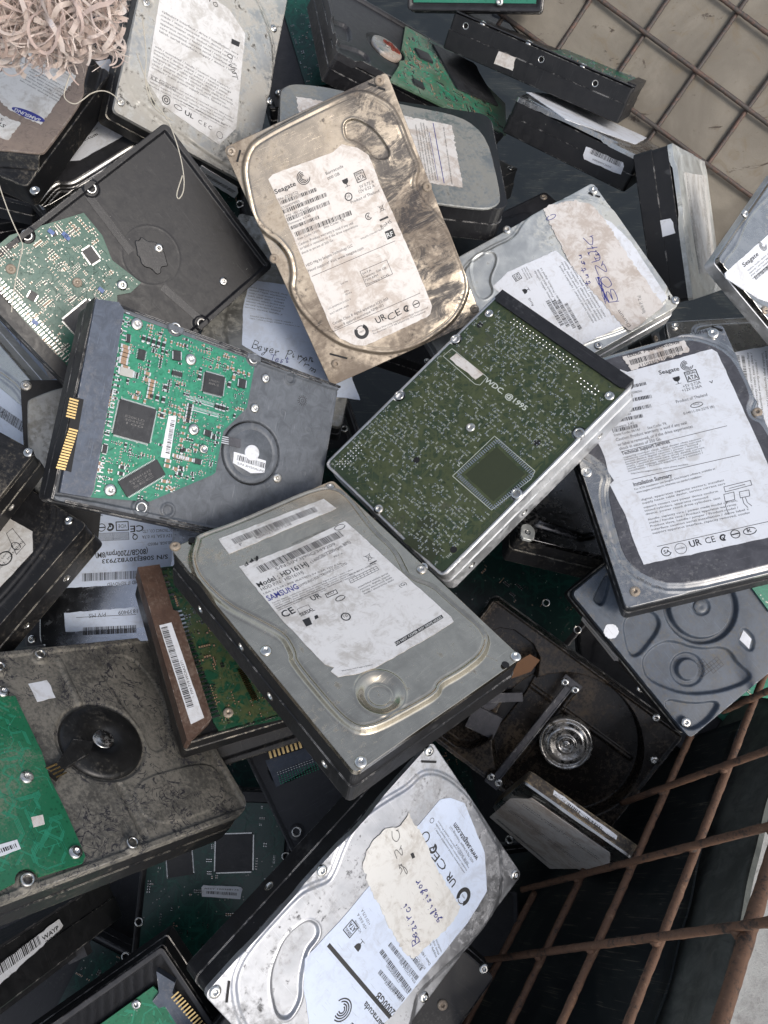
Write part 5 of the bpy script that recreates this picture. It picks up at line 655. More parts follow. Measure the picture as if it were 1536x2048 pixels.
x_,y_=FEAT['D36']['screws'][0]; plate('corner_tab',r36,M['silver'],[(x_-4.5,y_-5),(x_+3.5,y_-5.5),(x_+5,y_+3),(x_+1,y_+7),(x_-4,y_+5)],10.5,12.75,.3,1)
r38,_=cover_drive('D38','black','blackc','s',.01,1,1.2)
r40,_=cover_drive('D40','dim','blackd','s',.01,1,1.2,lm='paperb',hz=10)
r42,_=cover_drive('D42','darkbase','blackc','s',.01,1,1.5)
r45,_=cover_drive('D45','blackd','blackd','r',.01,1,.8,extra=(('edge',3.2,1.2),))
# black framed ones with a separate inset cover plate
for d,m in (('D9','dim'),('D26','dim')):
    hz=10 if d=='D26' else 13.05
    root,f=new(d); cutbody(root,M['black'],-hz,hz-2.0,r=10 if d=='D9' else 3); plate('body_rim',root,M['blackc'],rrect(50.6,73.3,10 if d=='D9' else 3),hz-2.2,hz-.9,.4,0)
    plate('cover',root,M[m],f['plate'],hz-1.2,hz+.15,.6,2)
    screws(root,f.get('screws',[]),hz-.8,'b')
    for x,y in f.get('holes',[]): inst(HOLE,root,(x,y,hz-.85),0,'hole')
    labels(root,f,hz+.2)
# the brown one: stepped black body, cover raised above its corner lug
root,f=new('D8'); cutbody(root,M['blackd'],-13.05,4.5,r=3,step=False,hx=73.5,hy=50.8)
relief('body_top',root,M['blackd'],4.6,[('up',f['top'],6.6,6),('bead',f['top'],7.5,1.2,.8)],res=.6,skirt=.8,hx=73.2,hy=50.5)
plate('cover',root,M['browncov'],f['top'],10.8,12.4,.5,2); screws(root,f['screws'],4.9,'b'); labels(root,f,12.5,'paperg','paperg')
for x in (-20,-5): pass
# ---------------------------------------------------------------- the drives lying board up
def pins(parent,a,b,n,L,mat,z,name='pin_row',w=.3,up=0):
    a=np.array(a);b=np.array(b);u=(b-a)/np.linalg.norm(b-a);v=np.array([-u[1],u[0]]);mb=MB();ang=math.atan2(u[1],u[0])
    for i in range(n):
        p=a+(b-a)*(i+.5)/n; mb.box((p[0],p[1],z+.35),(w,L/2,.22),ang,0); mb.box((*(p+v*L*.45),z+.25),(w*1.1,.5,.3),ang,0)
    return mb.build(name,[mat],parent)
def quad_row(parent,q,n,mat,z,name='contact'):
    """n separate contacts between two pixel-measured ends q=[a,b]"""
    pass
# D3 olive board
root,f=new('D3'); cutbody(root,M['alu'],-13.05,10.6,r=4,holes=((1,45,-6.4),(1,-15,-6.4),(1,-56,-6.4)))
relief('frame_rim',root,M['alu'],10.4,[('edge',1.6,2.0)],res=.8,skirt=.6,r=4)
bcs=[(x,y,3.9) for x,y in f['bosses']]
B3=rrect(48.6,71.4,3,4); bd=board(root,B3,12.9,M['pcbo'],bcs,900,M['traceo'],3,1.2,f['bigpads'],260)
plate('chip_site',bd,M['pad'],[(q_-np.mean(f['chip'],0))*.8+np.mean(f['chip'],0) for q_ in np.array(f['chip'])],12.8,13.0,.05,0)
mb=MB(); k=Ink(); R=random.Random(9)
cc=np.array([np.mean([p[0] for p in f['chipbox']]),np.mean([p[1] for p in f['chipbox']])])
tg=np.array(f['tagbox']); wa,wb=np.array(f['wdc'][0]),np.array(f['wdc'][1])
ntx=0; cell=1.75
for yy in np.arange(-70,62,cell*1.25):
    for xx in np.arange(-47,46,cell*1.9):
        x=xx+R.uniform(-.6,.6); y=yy+R.uniform(-.5,.5)
        dens=.5+.5*math.sin(x*.13+1)*math.cos(y*.09+x*.05)
        if R.random()>.25+.55*dens: continue
        if inside(np.array(f['chipbox']),x,y)<2 or inside(tg,x,y)<2 or any(math.hypot(x-a,y-b)<4.5 for a,b in f['bosses']+f['screws']): continue
        if abs((x-wa[0])*(wb-wa)[1]-(y-wa[1])*(wb-wa)[0])/np.linalg.norm(wb-wa)<3 and -3<((np.array((x,y))-wa)@(wb-wa))/np.linalg.norm(wb-wa)<np.linalg.norm(wb-wa)+3: continue
        a=R.choice((0,0,0,PI/2)); s=R.choice('0123456789')+R.choice('0123456789')+R.choice(('','','1','R','C','4'))
        L=len(s)*.62; u=np.array((math.cos(a),math.sin(a))); p=np.array((x,y)); k.text(s,p,p+u*L,.95,'w',0,0); ntx+=1
        if R.random()<.8: k.mb.lathe([(.34,.05),(.01,.12)],(x-.7*u[0]-.1,y-.7*u[1]+.4,0),8,4)
        if R.random()<.4: k.mb.lathe([(.34,.05),(.01,.12)],(x-.7*u[0]+1,y-.7*u[1]-.5,0),8,4)
for j_ in range(16):
    x0=R.uniform(-44,40); y0=R.uniform(-66,0); L0=R.uniform(20,55); nb_=R.randint(3,7)
    for i_ in range(nb_): k.mb.strip([(x0+i_*.75,y0),(x0+i_*.75,y0+L0*.6),(x0+i_*.75+L0*.15,y0+L0*.75),(x0+i_*.75+L0*.15,min(62,y0+L0))],.2,-.02,5)
k.text('WDC. @1995',wa,wb,3.1,'w',1); k.text('TH3',f['txt'][0][1],f['txt'][0][2],1.6,'w'); k.text('P1',f['txt'][1][1],f['txt'][1][2],1.8,'w')
for q,w_ in ((f['chipbox'],.3),(f['tagbox'],.3)): k.mb.strip(list(q)+[q[0]],w_,0,3)
q=[np.array(p) for p in f['chip']]
for i in range(4):
    a,b=q[i],q[(i+1)%4]; u=(b-a)/np.linalg.norm(b-a); v=np.array([-u[1],u[0]]); n=22
    for t in range(n): p=a+(b-a)*(t+.5)/n; k.mb.box((*p,.02),(.26,1.25,.06),math.atan2(u[1],u[0]),4)
k.mb.strip([q[0]*.75+q[2]*.25,q[0]*.3+q[2]*.7],.15,.01,2)
# through-hole solder rows beside the plug socket
for rr in range(2):
    for i in range(20): k.mb.lathe([(.55,.02),(.42,.3),(.01,.45)],(-30+i*2.54,63.5-rr*2.54,0),10,4)
for i in range(6):
    for rr in range(2): k.mb.lathe([(.5,.02),(.01,.4)],(26+i*2.54,58-rr*2.54,0),10,4)
for i in range(26): k.mb.lathe([(.5,.02),(.01,.35)],(-44+(i%3)*2.4,-68+ (i//3)*2.2,0),10,4)
V=np.concatenate(k.mb.V);V[:,2]+=12.97; m2=MB();m2.V=[V];m2.F=k.mb.F;m2.I=k.mb.I;m2.S=k.mb.S;m2.n=len(V); m2.build('board_printing',[M['ink'],M['inkb'],M['inkg'],M['silk'],M['solder'],M['traceo']],bd)
sticker(bd,f['tag'],12.95,[],M['papert'],name='small_sticker'); 
mb=MB(); mb.prism([(-46.5,66),(46.5,66),(49,67.5),(49,73.8),(-49,73.8),(-49,67.5)],6,14.4,0); mb.prism([(-44,74),(44,74),(44,73),(-44,73)],7,12,1); mb.build('plug_socket',[M['plas'],M['dark']],root)
bosses(root,f['bosses'],12.9); screws(root,f['screws'],12.9,'s')
for x,y in f['holes']: inst(HOLE,root,(x,y,12.93),0,'hole')
# D4 bright green board with SATA socket
root,f=new('D4'); cutbody(root,M['black'],-13.05,6.6,r=4,holes=((-1,32,-6.4),))
mc=f['motor']; bo=f['bosses']
ops=[('up',[(-60,80),(60,80),(60,74),(-60,74)],0,1),('circ',mc,17.6,-4.0,.4)]
for s in (1,-1):
    ops.append(('up',[(s*47.6,-74),(s*51.5,-74),(s*51.5,74),(s*47.6,74)] if s>0 else [(-51.5,-74),(-47.6,-74),(-47.6,74),(-51.5,74)],2.0,.7))
for b in bo: ops.append(('circ',b,4.0,1.6,.8))
for b in f['slotring']: ops.append(('circ',b,3.6,.9,.5)); ops.append(('circ',b,2.4,-1.6,.4))
for q in ((-18,-38),(-28,-52),(-33,-46),(-6,-60),(20,-58),(25,-40)): ops.append(('ring',q,1.6,.25,.25))
relief('casting',root,M['greybase'],10.0,ops,res=.45,skirt=5,r=4)
sides=[];
mb=MB(); 
for s in (1,-1): mb.box((s*50.3,-3,12.0),(.55,70,1.0)); mb.box((s*48.6,-20,12.2),(.3,40,.8))
mb.box((0,73.0,6),(50.3,.5,7)); mb.build('side_wall',[M['black']],root)
bcs=[(b[0],b[1],4.4) for b in bo]
bd=board(root,f['pcb'],12.3,M['pcb'],bcs+[(mc[0],mc[1],18.2)],700,M['trace'],5,1.3,(),420)
ch=f['chips']
for i,(kd,q) in enumerate(ch): chip(bd,q,12.3,1.3 if kd!='b' else 1.5,kd,txt=(['E20KLD','3045G','100']if i==0 else ['LM5071','8R2'] if i==1 else ['K4S641632','TC75','SEC'] if i==2 else None), mats=[M['chip'] if not(kd=='b' and i==5) else M['solderd'],M['solder'],M['inkg']])
for _,c,_2 in f['caps']: inst(CAPD,bd,(c[0],c[1],12.3),0,'capacitor')
for p in f['stack']:
    mb=MB(); mb.box((p[0],p[1],13.0),(.85,1.7,.7),0,0)
    for s in (-1,1): mb.box((p[0],p[1]+s*1.8,13.0),(.88,.45,.72),0,1)
    mb.build('capacitor',[M['tan'],M['solder']],bd)
av=[q for _,q in ch]+[f['sticker']]
ca=math.atan2(ch[0][1][1][1]-ch[0][1][0][1],ch[0][1][1][0]-ch[0][1][0][0])
smd(bd,f['pcb'],12.3,150,12,av+[[(p[0]-2,p[1]-2.5),(p[0]+2,p[1]-2.5),(p[0]+2,p[1]+2.5),(p[0]-2,p[1]+2.5)] for p in f['stack']],ca,bcs+[(x,y,3.6) for x,y in f['screws']]+[(mc[0],mc[1],16.8)],1.9)
smd(bd,f['pcb'],12.3,560,11,av,ca,bcs+[(x,y,3.2) for x,y in f['screws']]+[(mc[0],mc[1],16.5)])
for a,b in f['slots2']:
    mb=MB(); mb.strip([a,b],.5,12.36,1); A=np.array(a);B=np.array(b);u=(B-A)/np.linalg.norm(B-A);v=np.array([-u[1],u[0]])
    for i in range(26): p=A+(B-A)*(i+.5)/26+v*1.4; mb.box((*p,12.4),(.16,.7,.1),math.atan2(u[1],u[0]),1)
    mb.build('pad_row',[M['solder'],M['solder']],bd)
sticker(bd,f['sticker'],12.4,[('bar',(np.array(f['sticker'][2])*.88+np.array(f['sticker'][0])*.12).tolist(),(np.array(f['sticker'][1])*.9+np.array(f['sticker'][3])*.1).tolist(),2.2)],M['paper'],name='barcode_sticker',amp=.05)
cn=mb=MB(); mb.prism(f['conn'],5,15.0,0); sock=mb.build('sata_socket',[M['plasb']],root)
mb=MB(); mb.prism(f['slot'],14.9,15.12,0); mb.build('socket_slot',[M['dark']],sock)
for (a,b),n in zip(f['contacts'],(7,15)):
    A=np.array(a);B=np.array(b)
    for i in range(n): 
        p=A+(B-A)*(i+.5)/n; mb=MB(); mb.box((p[0],p[1],15.25),(.42,2.1,.12)); mb.build('contact',[M['goldc']],sock)
g=f['conn']; pins(bd,(g[2][0]+1,g[2][1]-2.3),(g[3][0]-1,g[3][1]-2.3),40,1.6,M['solder'],12.4)
screws(root,f['screws'],12.6,'b'); bosses(root,bo[:3],12.4); inst(BOSS,root,(-47,-60,12.2),0,'mounting_boss'); screws(root,f['basescrews'],10.2,'s')
mb=MB(); mb.lathe([(16.9,-5),(16.9,-.3),(16.5,.1),(13.4,.15),(13.1,-.15),(12.8,.15),(.01,.2)],(mc[0],mc[1],10.0),72); mb.build('motor_plate',[M['greybase']],root)
mb=MB(); mb.lathe([(4.4,-.3),(4.4,.25),(4.0,.45),(.01,.45)],(mc[0],mc[1],10.6),32); mb.build('motor_seal',[M['paper']],root)
sticker(root,f['msticker'],10.55,[('bar',(np.array(f['msticker'][4])+[0,0]+(np.array(f['msticker'][2])-np.array(f['msticker'][4]))*.1+(np.array(f['msticker'][0])-np.array(f['msticker'][4]))*.35).tolist(),(np.array(f['msticker'][2])+(np.array(f['msticker'][1])-np.array(f['msticker'][2]))*.35).tolist(),3.0),('t','S/N 3HS0ALPG',(np.array(f['msticker'][4])+(np.array(f['msticker'][2])-np.array(f['msticker'][4]))*.12).tolist(),f['msticker'][2],1.2)],M['paper'],name='barcode_sticker',amp=.05)
mb=MB(); mb.prism(f['pads'],9.5,11.2,0)
P=[np.array(p) for p in f['pads']]
for i in range(4): a=P[0]*(1-(i+.5)/4)+P[3]*(i+.5)/4; b=P[1]*(1-(i+.5)/4)+P[2]*(i+.5)/4; mb.strip([a+(b-a)*.02,a+(b-a)*.45],.45,11.26,1)
mb.build('motor_flex',[M['field'],M['solder'] ],root)
k=Ink(); mp=f['molds']; k.text('>ALPIBE B<',(mp[0]+2,mp[1]+2),(mp[0]-8,mp[1]+1),2.0,'g') if 0 else None
a0=math.atan2(-.2,-.98)
# moulded date wheel on the casting
mb=MB(); cx,cy=mp
for i in range(14): a=i*2*PI/14; mb.strip([(cx+2.2*math.cos(a),cy+2.2*math.sin(a)),(cx+3.2*math.cos(a),cy+3.2*math.sin(a))],.3,10.08)
k=Ink(); k.ring((cx,cy),2.0,.25,'g'); k.ring((cx,cy),.9,.25,'g')
V=np.concatenate(k.mb.V);V[:,2]+=10.08;mb.add(V,k.mb.F,0); mb.build('moulded_mark',[M['darkbase']],root)
# D6 black underside
root,f=new('D6'); cutbody(root,M['black'],-13.05,7.4,r=4,holes=((-1,-40,-6.4),))
mc=f['motor']; ops=[('edge',3.0,2.4),('ring',mc,17,.4,.12)]
for b in f['bosses']: ops.append(('circ',b,4.2,1.4,.8))
relief('casting',root,M['black'],9.8,ops,res=.5,skirt=4,r=4)
R6=f['ribs']
for a_,b_ in R6: mb=MB(); mb.strip([a_,b_],4.6,10.15); mb.build('seal_strip',[M['gloss']],root)
plate('motor_seal',root,M['gloss'],[(mc[0]+10.5*math.cos(a*PI/10)*(1+.22*math.sin(a*1.7)),mc[1]+7.5*math.sin(a*PI/10)*(1+.15*math.cos(a*2.3))) for a in range(20)],9.9,10.5,.4,1)
bd=board(root,f['pcb'],12.1,M['pcb6'],[(b[0],b[1],4.6) for b in f['bosses']],500,M['traced'],8,1.3,(),240)
for kd,q in f['chips']: chip(bd,q,12.1,1.3,kd)
smd(bd,f['pcb'],12.1,400,21,[q for _,q in f['chips']],0.0,[(x,y,3.2) for x,y in f['screws']]+[(b[0],b[1],4.8) for b in f['bosses']],1.,M['solderd'])
for x,y in f['blues']: mb=MB(); mb.box((x,y,12.9),(1.7,1.1,.8),.2); mb.build('capacitor',[M['bluec']],bd)
pins(bd,(-44,63.5),(44,63.5),46,2.6,M['solder'],12.2,w=.34); pins(bd,(-44,60.0),(44,60.0),46,1.4,M['solder'],12.2,w=.3)
mb=MB(); mb.prism([(-45,66),(47,66),(47,73.3),(-45,73.3)],4,13.2,0); mb.build('plug_socket',[M['plas']],root)
bosses(root,f['bosses'],12.3); screws(root,f['screws'][:3],12.4,'b'); screws(root,f['screws'][3:],10,'s')
# D10 leaning drive with disc
root,f=new('D10'); cutbody(root,M['black'],-13.05,6,r=3)
mc=f['motor']; relief('casting',root,M['darkbase'],9.8,[('edge',2.4,2.2),('circ',mc,16,-1.5,1),('up',f['d1'],-2.5,2),('up',f['d2'],-2.5,2),],res=.6,skirt=5)
mb=MB(); mb.lathe([(12.6,-2),(12.6,.6),(12.0,1.0),(3.2,1.0),(3.0,1.3),(1.6,1.3),(1.5,.9),(.01,.9)],(mc[0],mc[1],10.6),44); mb.build('motor_disc',[M['discm']],root)
mb=MB(); 
for q in range(14): a=R.uniform(-.9,.9)+1.9; rr=R.uniform(2,11); mb.box((mc[0]-4+R.uniform(-4.5,4.5),mc[1]+R.uniform(-2,9),11.9),(R.uniform(.8,2.2),R.uniform(.8,2.0),.3),R.uniform(0,3))
mb.build('red_residue',[M['redw']],root)
bd=board(root,f['pcb'],12.2,M['pcb10'],[(mc[0],mc[1],15)],260,M['trace'],12,1.3,(),120)
for kd,q in f['chips']: chip(bd,q,12.2,1.5,'q')
smd(bd,f['pcb'],12.2,420,31,[q for _,q in f['chips']],0,[(mc[0],mc[1],15)])
# D11 standing on its side
root,f=new('D11'); cutbody(root,M['blackc'],-13.05,11,r=2,holes=[(1,y,z) for y,z in f['sh']])
relief('casting',root,M['darkbase'],10.8,[('edge',2,2.0),('circ',(0,-20),14,-1,1)],res=.9,skirt=.8)
bd=board(root,[(-46,5),(46,5),(46,70),(-46,70)],12.6,M['pcbd'],(),120,M['trace'],14,1.3); smd(bd,[(-46,5),(46,5),(46,70),(-46,70)],12.6,220,41)
bosses(root,[(47,32),(47,-12),(47,-50)],12.4); mb=MB(); mb.box((0,70,11),(46,3.4,2.6)); mb.build('plug_socket',[M['plas']],root); labels(root,f,0)
# D17 blue-grey casting
root,f=new('D17'); cutbody(root,M['blackd'],-13.05,6,r=3); mc=f['motor']
relief('casting',root,M['bluegrey'],11.2,[('up',f['pk1'],-2.4,1.4),('up',f['pk2'],-2.6,1.4),('up',f['pk3'],-4,1.2),('up',f['pk4'],-3.0,1.2),('circ',mc,19.8,-3.0,1.2),('circ',mc,17.0,3.6,1.0),('circ',mc,4.6,-.9,.5),('circ',f['knob'],8.8,-1.2,.8),('circ',f['knob'],5.6,3.2,.7),('up',f['tag'],-1.2,1.0)],res=.45,skirt=6)
mb=MB(); mb.lathe([(4.0,0),(4.0,.6),(3.4,.9),(1.2,.7),(.01,.6)],(mc[0],mc[1],10.6),28); mb.build('motor_hub',[M['bluegrey']],root)
mb=MB(); P=[(f['dot'][0]+4.1*math.cos(a*PI/14)*(1+.06*math.sin(a*5)),f['dot'][1]+4.1*math.sin(a*PI/14)*(1+.06*math.cos(a*3))) for a in range(28)]; mb.prism(P,11,11.45,0); mb.build('white_seal',[M['paper']],root)
t=np.array(f['tag']); t=t.mean(0)+(t-t.mean(0))*.72; sticker(root,t,10.1,[],M['paper'],name='square_sticker')
k=Ink(); kx,ky=f['knob']
bd=board(root,f['pcb'],13.2,M['pcb'],(),60,M['trace'],15,1.4); screws(root,f['screws'],10.9,'s'); labels(root,dict(side=f['side']),0)
mb=MB()
for ox,oy,nx_,ny_ in ((9,-3,4,4),(13,4,3,4)):
    for i in range(nx_+1): mb.strip([(kx+ox-8+i*1.9,ky+oy+6),(kx+ox-8+i*1.9,ky+oy+6+ny_*1.9)],.25,8.66)
    for i in range(ny_+1): mb.strip([(kx+ox-8,ky+oy+6+i*1.9),(kx+ox-8+nx_*1.9,ky+oy+6+i*1.9)],.25,8.66)
mb.build('moulded_mark',[M['darkbase']],root)
# D18 opened drive: empty platter well with its spindle
root,f=new('D18'); cutbody(root,M['black'],-13.05,-7,r=4); sp=f['spindle']
relief('body_top',root,M['well'],9,[('circ',sp,47.2,-14.5,.9),('line',(sp[0]-30,sp[1]+14),(sp[0]+34,sp[1]+14),.9,1.4),('line',(sp[0]+16,sp[1]-40),(sp[0]+16,sp[1]+40),.9,1.4),('up',[(-44,20),(40,20),(40,66),(-44,66)],-12,1.2),('edge',1.0,1.6)],res=.6,skirt=17,r=4)
mb=MB(); mb.lathe([(17.4,-6),(17.4,2.2),(16.6,3.0),(15.4,2.8),(14.8,1.2),(13.6,1.0),(12.9,3.6),(10.8,4.4),(9.8,4.2),(6.9,3.2),(6.2,3.2),(6.0,4.6),(5.0,4.8),(3.6,4.0),(3.4,3.6),(1.4,3.4),(1.2,4.2),(.7,4.3),(.01,3.6)],(sp[0],sp[1],2),56); hub=mb.build('spindle_hub',[M['chrome']],root)
for i in range(8):
    a=i*PI/4+.2; mb=MB(); mb.box((sp[0]+8.4*math.cos(a),sp[1]+8.4*math.sin(a),4.9),(1.3,.5,.45),a+PI/2); mb.build('hub_notch',[M['chrome'] if i%2 else M['dark']],hub)
a,b=[np.array(p) for p in f['bar']]; u=(b-a)/np.linalg.norm(b-a);v=np.array([-u[1],u[0]]); an=math.atan2(u[1],u[0]); c=(a+b)/2; L=np.linalg.norm(b-a)/2
mb=MB(); mb.box((*c,12.4),(L,1.5,.8),an); mb.box((*(c+v*2.1),12.6),(L,.35,1.2),an); mb.box((*(c-v*2.1),12.6),(L,.35,1.2),an); mb.box((*(a-u*1.5),12.3),(3,6.5,.9),an); mb.box((*(b+u*1.5),12.3),(3.4,5,.9),an); br=mb.build('latch_bar',[M['field']],root)
for p in (a+v*4,a-v*4,b+v*3,b-v*3): inst(SC['s'],br,(p[0],p[1],13.1),0,'rivet')
mb=MB(); mb.prism(f['flex'],9.5,10.7,0); mb.build('orange_flex',[M['orange']],root); screws(root,f['screws'],10.0,'s')
mb=MB(); mb.lathe([(9,0),(9,3),(8,3.6),(3,3.6),(2.6,2.6),(.01,2.6)],(-8,38,-2.5),30); mb.box((-8,38,2.2),(3,24,1.0),.7); mb.box((-22,30,2),(8,10,2),.2); mb.build('arm_pivot',[M['field']],root)
# D21 charcoal underside
root,f=new('D21'); cutbody(root,M['black'],-13.05,8.6,r=3); bo=f['bosses']
relief('casting',root,M['darkbase'],10.6,[('edge',1.6,1.2),('circ',bo[0],3.8,.8,.8),('up',[(p[0],p[1]) for p in f['pad']],-1.2,.8)],res=.6,skirt=3)
bosses(root,bo,11.6); screws(root,f['screws'],10.8,'r'); mb=MB(); mb.prism(f['pad'],9,10.9,0); pd=mb.build('connector_pad',[M['paperb'] if 0 else M['plasb']],root)
a,b=[np.array(p) for p in f['rows']]; u=(b-a)/np.linalg.norm(b-a);v=np.array([-u[1],u[0]]); mb=MB()
for j in range(6):
    for i in range(15): p=a+(b-a)*(i+.5)/15+v*(j-2.2)*1.35; mb.lathe([(.5,0),(.4,.45),(.01,.6)],(p[0],p[1],10.9),8,0 if j>3 else 1)
mb.build('pin_field',[M['solder'],M['trace']],pd)
a,b=[np.array(p) for p in f['gold']]; mb=MB()
for i in range(8): p=a+(b-a)*(i+.5)/8; mb.box((*p,11.6),(.7,2.4,.8),math.atan2((b-a)[1],(b-a)[0]),0)
mb.build('gold_pins',[M['goldc']],root)
# D22 brown plug socket with barcode strip
root,f=new('D22'); cutbody(root,M['blackd'],-13.05,10.0,r=2)
relief('frame_rim',root,M['blackd'],9.8,[('edge',1.8,1.8)],res=.8,skirt=.6,r=2)
bd=board(root,f['pcb'],11.6,M['pcbm'],(),500,M['traceo'],17,1.2,(),260)
smd(bd,f['pcb'],11.6,340,51,[f['conn']]); mb=MB(); mb.prism(f['conn'],4,16.2,0); sk=mb.build('plug_socket',[M['brown']],root)
P=[np.array(p) for p in f['sticker']]
sticker(sk,f['sticker'],16.25,[('bar',(P[2]*.86+P[1]*.14+(P[3]-P[2])*.42).tolist(),(P[1]*.97+P[2]*.03+(P[0]-P[1])*.42).tolist(),3.4),('t','P/N 719 WCAA2371',(P[2]*.75+P[1]*.25+(P[3]-P[2])*.15).tolist(),(P[1]*.6+P[2]*.4+(P[0]-P[1])*.15).tolist(),1.4)],M['paper'],name='barcode_sticker',amp=.05)
pins(bd,f['pins'][0],f['pins'][1],26,6.4,M['solder'],13.6,w=.5); pins(bd,f['pins2'][0],f['pins2'][1],4,4.6,M['solder'],12.2,w=.6)
a,b=[np.array(p) for p in f['curve']]; mb=MB()
for i in range(18): p=a+(b-a)*(i+.5)/18; mb.box((*p,12.2),(.28,1.6,.3),math.atan2((b-a)[1],(b-a)[0])); 
mb.build('chip_leads',[M['goldc']],bd); screws(root,f['screws'],11.8,'r')
# D23 mud-dusted casting with half board
root,f=new('D23'); cutbody(root,M['blackd'],-13.05,6.8,r=10,hx=62,hy=90); mc=f['motor']; P=f['ledge']; c1=((P[0][0]+P[1][0])/2,(P[0][1]+P[1][1])/2);c2=((P[2][0]+P[3][0])/2,(P[2][1]+P[3][1])/2)
ops=[('edge',2.6,1.2),('circ',mc,22.5,-1.4,2.0),('up',f['dark'],-.6,2),('up',f['pk'],.7,1.0),('line',c1,c2,1.2,-1.6),('line',f['ridge'][0],f['ridge'][1],1.0,1.0)]
for b in f['bosses']: ops.append(('circ',b,4,1.2,.8))
relief('casting',root,M['mudbase'],9.6,ops,res=.5,skirt=4,r=10,hx=61.7,hy=89.7)
bd=board(root,f['pcb'],12.0,M['pcbs'],[(b[0],b[1],5.0) for b in f['bosses'][:2]],120,M['trace'],19,1.3,(),30)
sticker(bd,f['sq'],12.0,[],M['papert'],name='square_pad'); 
for l in f['labels']: sticker(bd,l['poly'],12.1,l['ink'],M['paper'],name='barcode_sticker')
sticker(root,f['tag'],9.7,[],M['paper'],name='square_sticker')
mb=MB(); mb.prism(f['flex'],9.4,12.2,0); mb.build('motor_flex',[M['dome']],root)
F0=np.array(f['flex'][0]);F1=np.array(f['flex'][6]); mb=MB()
for i in range(4): p=F0+(F1-F0)*(i+.5)/4; q=p+(np.array(f['flex'][1])-F0)*.75; mb.strip([p,q],.9,12.26)
mb.build('contact',[M['goldc']],root)
mb=MB(); mb.lathe([(22,-1.4),(21.6,.4),(20,1.3),(13,1.9),(6.4,2.1),(6.2,1.4),(.01,1.4)],(mc[0],mc[1],9.6),60); mb.build('motor_dome',[M['dome']],root)
mb=MB(); mb.lathe([(5.6,0),(5.6,.9),(4.9,1.3),(3.2,1.2),(3.0,1.35),(.01,1.35)],(mc[0],mc[1],10.2),36); mb.build('motor_hub',[M['screw']],root)
bosses(root,f['bosses'],12.2); screws(root,f['screws'],12.1,'b')
# D29 side-on black drive
root,f=new('D29'); cutbody(root,M['blackc'],-13.05,11,r=1.5); relief('cover',root,M['darkbase'],11.6,[('edge',2,.5)],res=1.5); labels(root,f,0)
mb=MB(); mb.box((44,30,-16),(6,3,3)); mb.box((30,-10,-15),(14,40,1.6)); mb.build('mounting_clip',[M['plas']],root)
# D30 green board with gold contacts
root,f=new('D30'); cutbody(root,M['black'],-13.05,8.6,r=2); relief('casting',root,M['darkbase'],8.6,[('edge',3.2,3.6)],res=.7,skirt=.8)
bd=board(root,f['pcb'],12.0,M['pcbs'],(),90,M['trace'],23,1.3,(),30); mb=MB(); mb.prism(f['conn'],6,13.4,0); sk=mb.build('sata_socket',[M['plasb']],root)
a,b=[np.array(p) for p in f['contacts'][0]]; u=(b-a)/np.linalg.norm(b-a)
for i in range(15): p=a+(b-a)*(i+.5)/15; mb=MB(); mb.box((*p,13.55),(.42,2.6,.12),math.atan2(u[1],u[0])); mb.build('contact',[M['goldc']],sk)
screws(root,f['screws'],12.2,'s')
# deep or barely seen board-up drives
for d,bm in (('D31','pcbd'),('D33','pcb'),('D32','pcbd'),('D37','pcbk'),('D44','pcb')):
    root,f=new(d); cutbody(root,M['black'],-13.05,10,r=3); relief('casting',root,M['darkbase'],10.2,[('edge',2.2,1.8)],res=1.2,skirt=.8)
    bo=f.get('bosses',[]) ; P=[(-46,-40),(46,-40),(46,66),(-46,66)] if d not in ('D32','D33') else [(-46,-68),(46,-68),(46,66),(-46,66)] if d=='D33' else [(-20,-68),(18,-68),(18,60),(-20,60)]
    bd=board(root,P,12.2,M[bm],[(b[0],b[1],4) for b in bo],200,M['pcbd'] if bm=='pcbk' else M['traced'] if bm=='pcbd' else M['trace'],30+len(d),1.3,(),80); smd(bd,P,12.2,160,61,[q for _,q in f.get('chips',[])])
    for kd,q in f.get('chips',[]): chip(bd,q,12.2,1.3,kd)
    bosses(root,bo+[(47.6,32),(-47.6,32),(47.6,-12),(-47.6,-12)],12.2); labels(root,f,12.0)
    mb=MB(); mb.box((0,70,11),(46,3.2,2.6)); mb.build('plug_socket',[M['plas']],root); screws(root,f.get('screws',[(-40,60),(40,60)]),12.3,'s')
# ---------------------------------------------------------------- the rest of the heap below: plain drives, copied
def copy_tree(o,parent=None):
    c=o.copy(); COL.objects.link(c); c.parent=parent
    for ch in list(o.children): copy_tree(ch,c)
    return c
FL={}
FL={'F22': 'dark drive in the gap under the one with the WAYP sticker', 'F19': 'dark drive squeezed between the shaded laptop drive and the 2000GB drive', 'F11': 'dark drive low beside the rusty wires, right of the 2000GB drive', 'F21': 'dark drive showing beneath the left edge of the blue-grey casting', 'F14': 'dark drive between the grey rounded cover and the taped silver drive', 'F1': 'dark drive deep below the mud-dusted one, left of the dark green board', 'F71': 'dark drive in the gap between the brown dusty drive and the olive board', 'F26': 'dark drive peeking out beside the black plug socket of the olive board', 'F87': 'dark drive just left of the charcoal underside with gold pins', 'F30': 'dark drive between the black underside and the brown dusty drive', 'F7': 'dark drive under the small black one at the far left edge', 'F28': 'dark drive behind the grey rounded cover, below the black end face with barcode', 'F23': 'dark drive below the scuffed black drive with cream label', 'F57': 'dark drive under the round motor end of the bright green board drive', 'F47': 'dark drive between the taped silver drive and the dark-panel drive'}
protos=[]
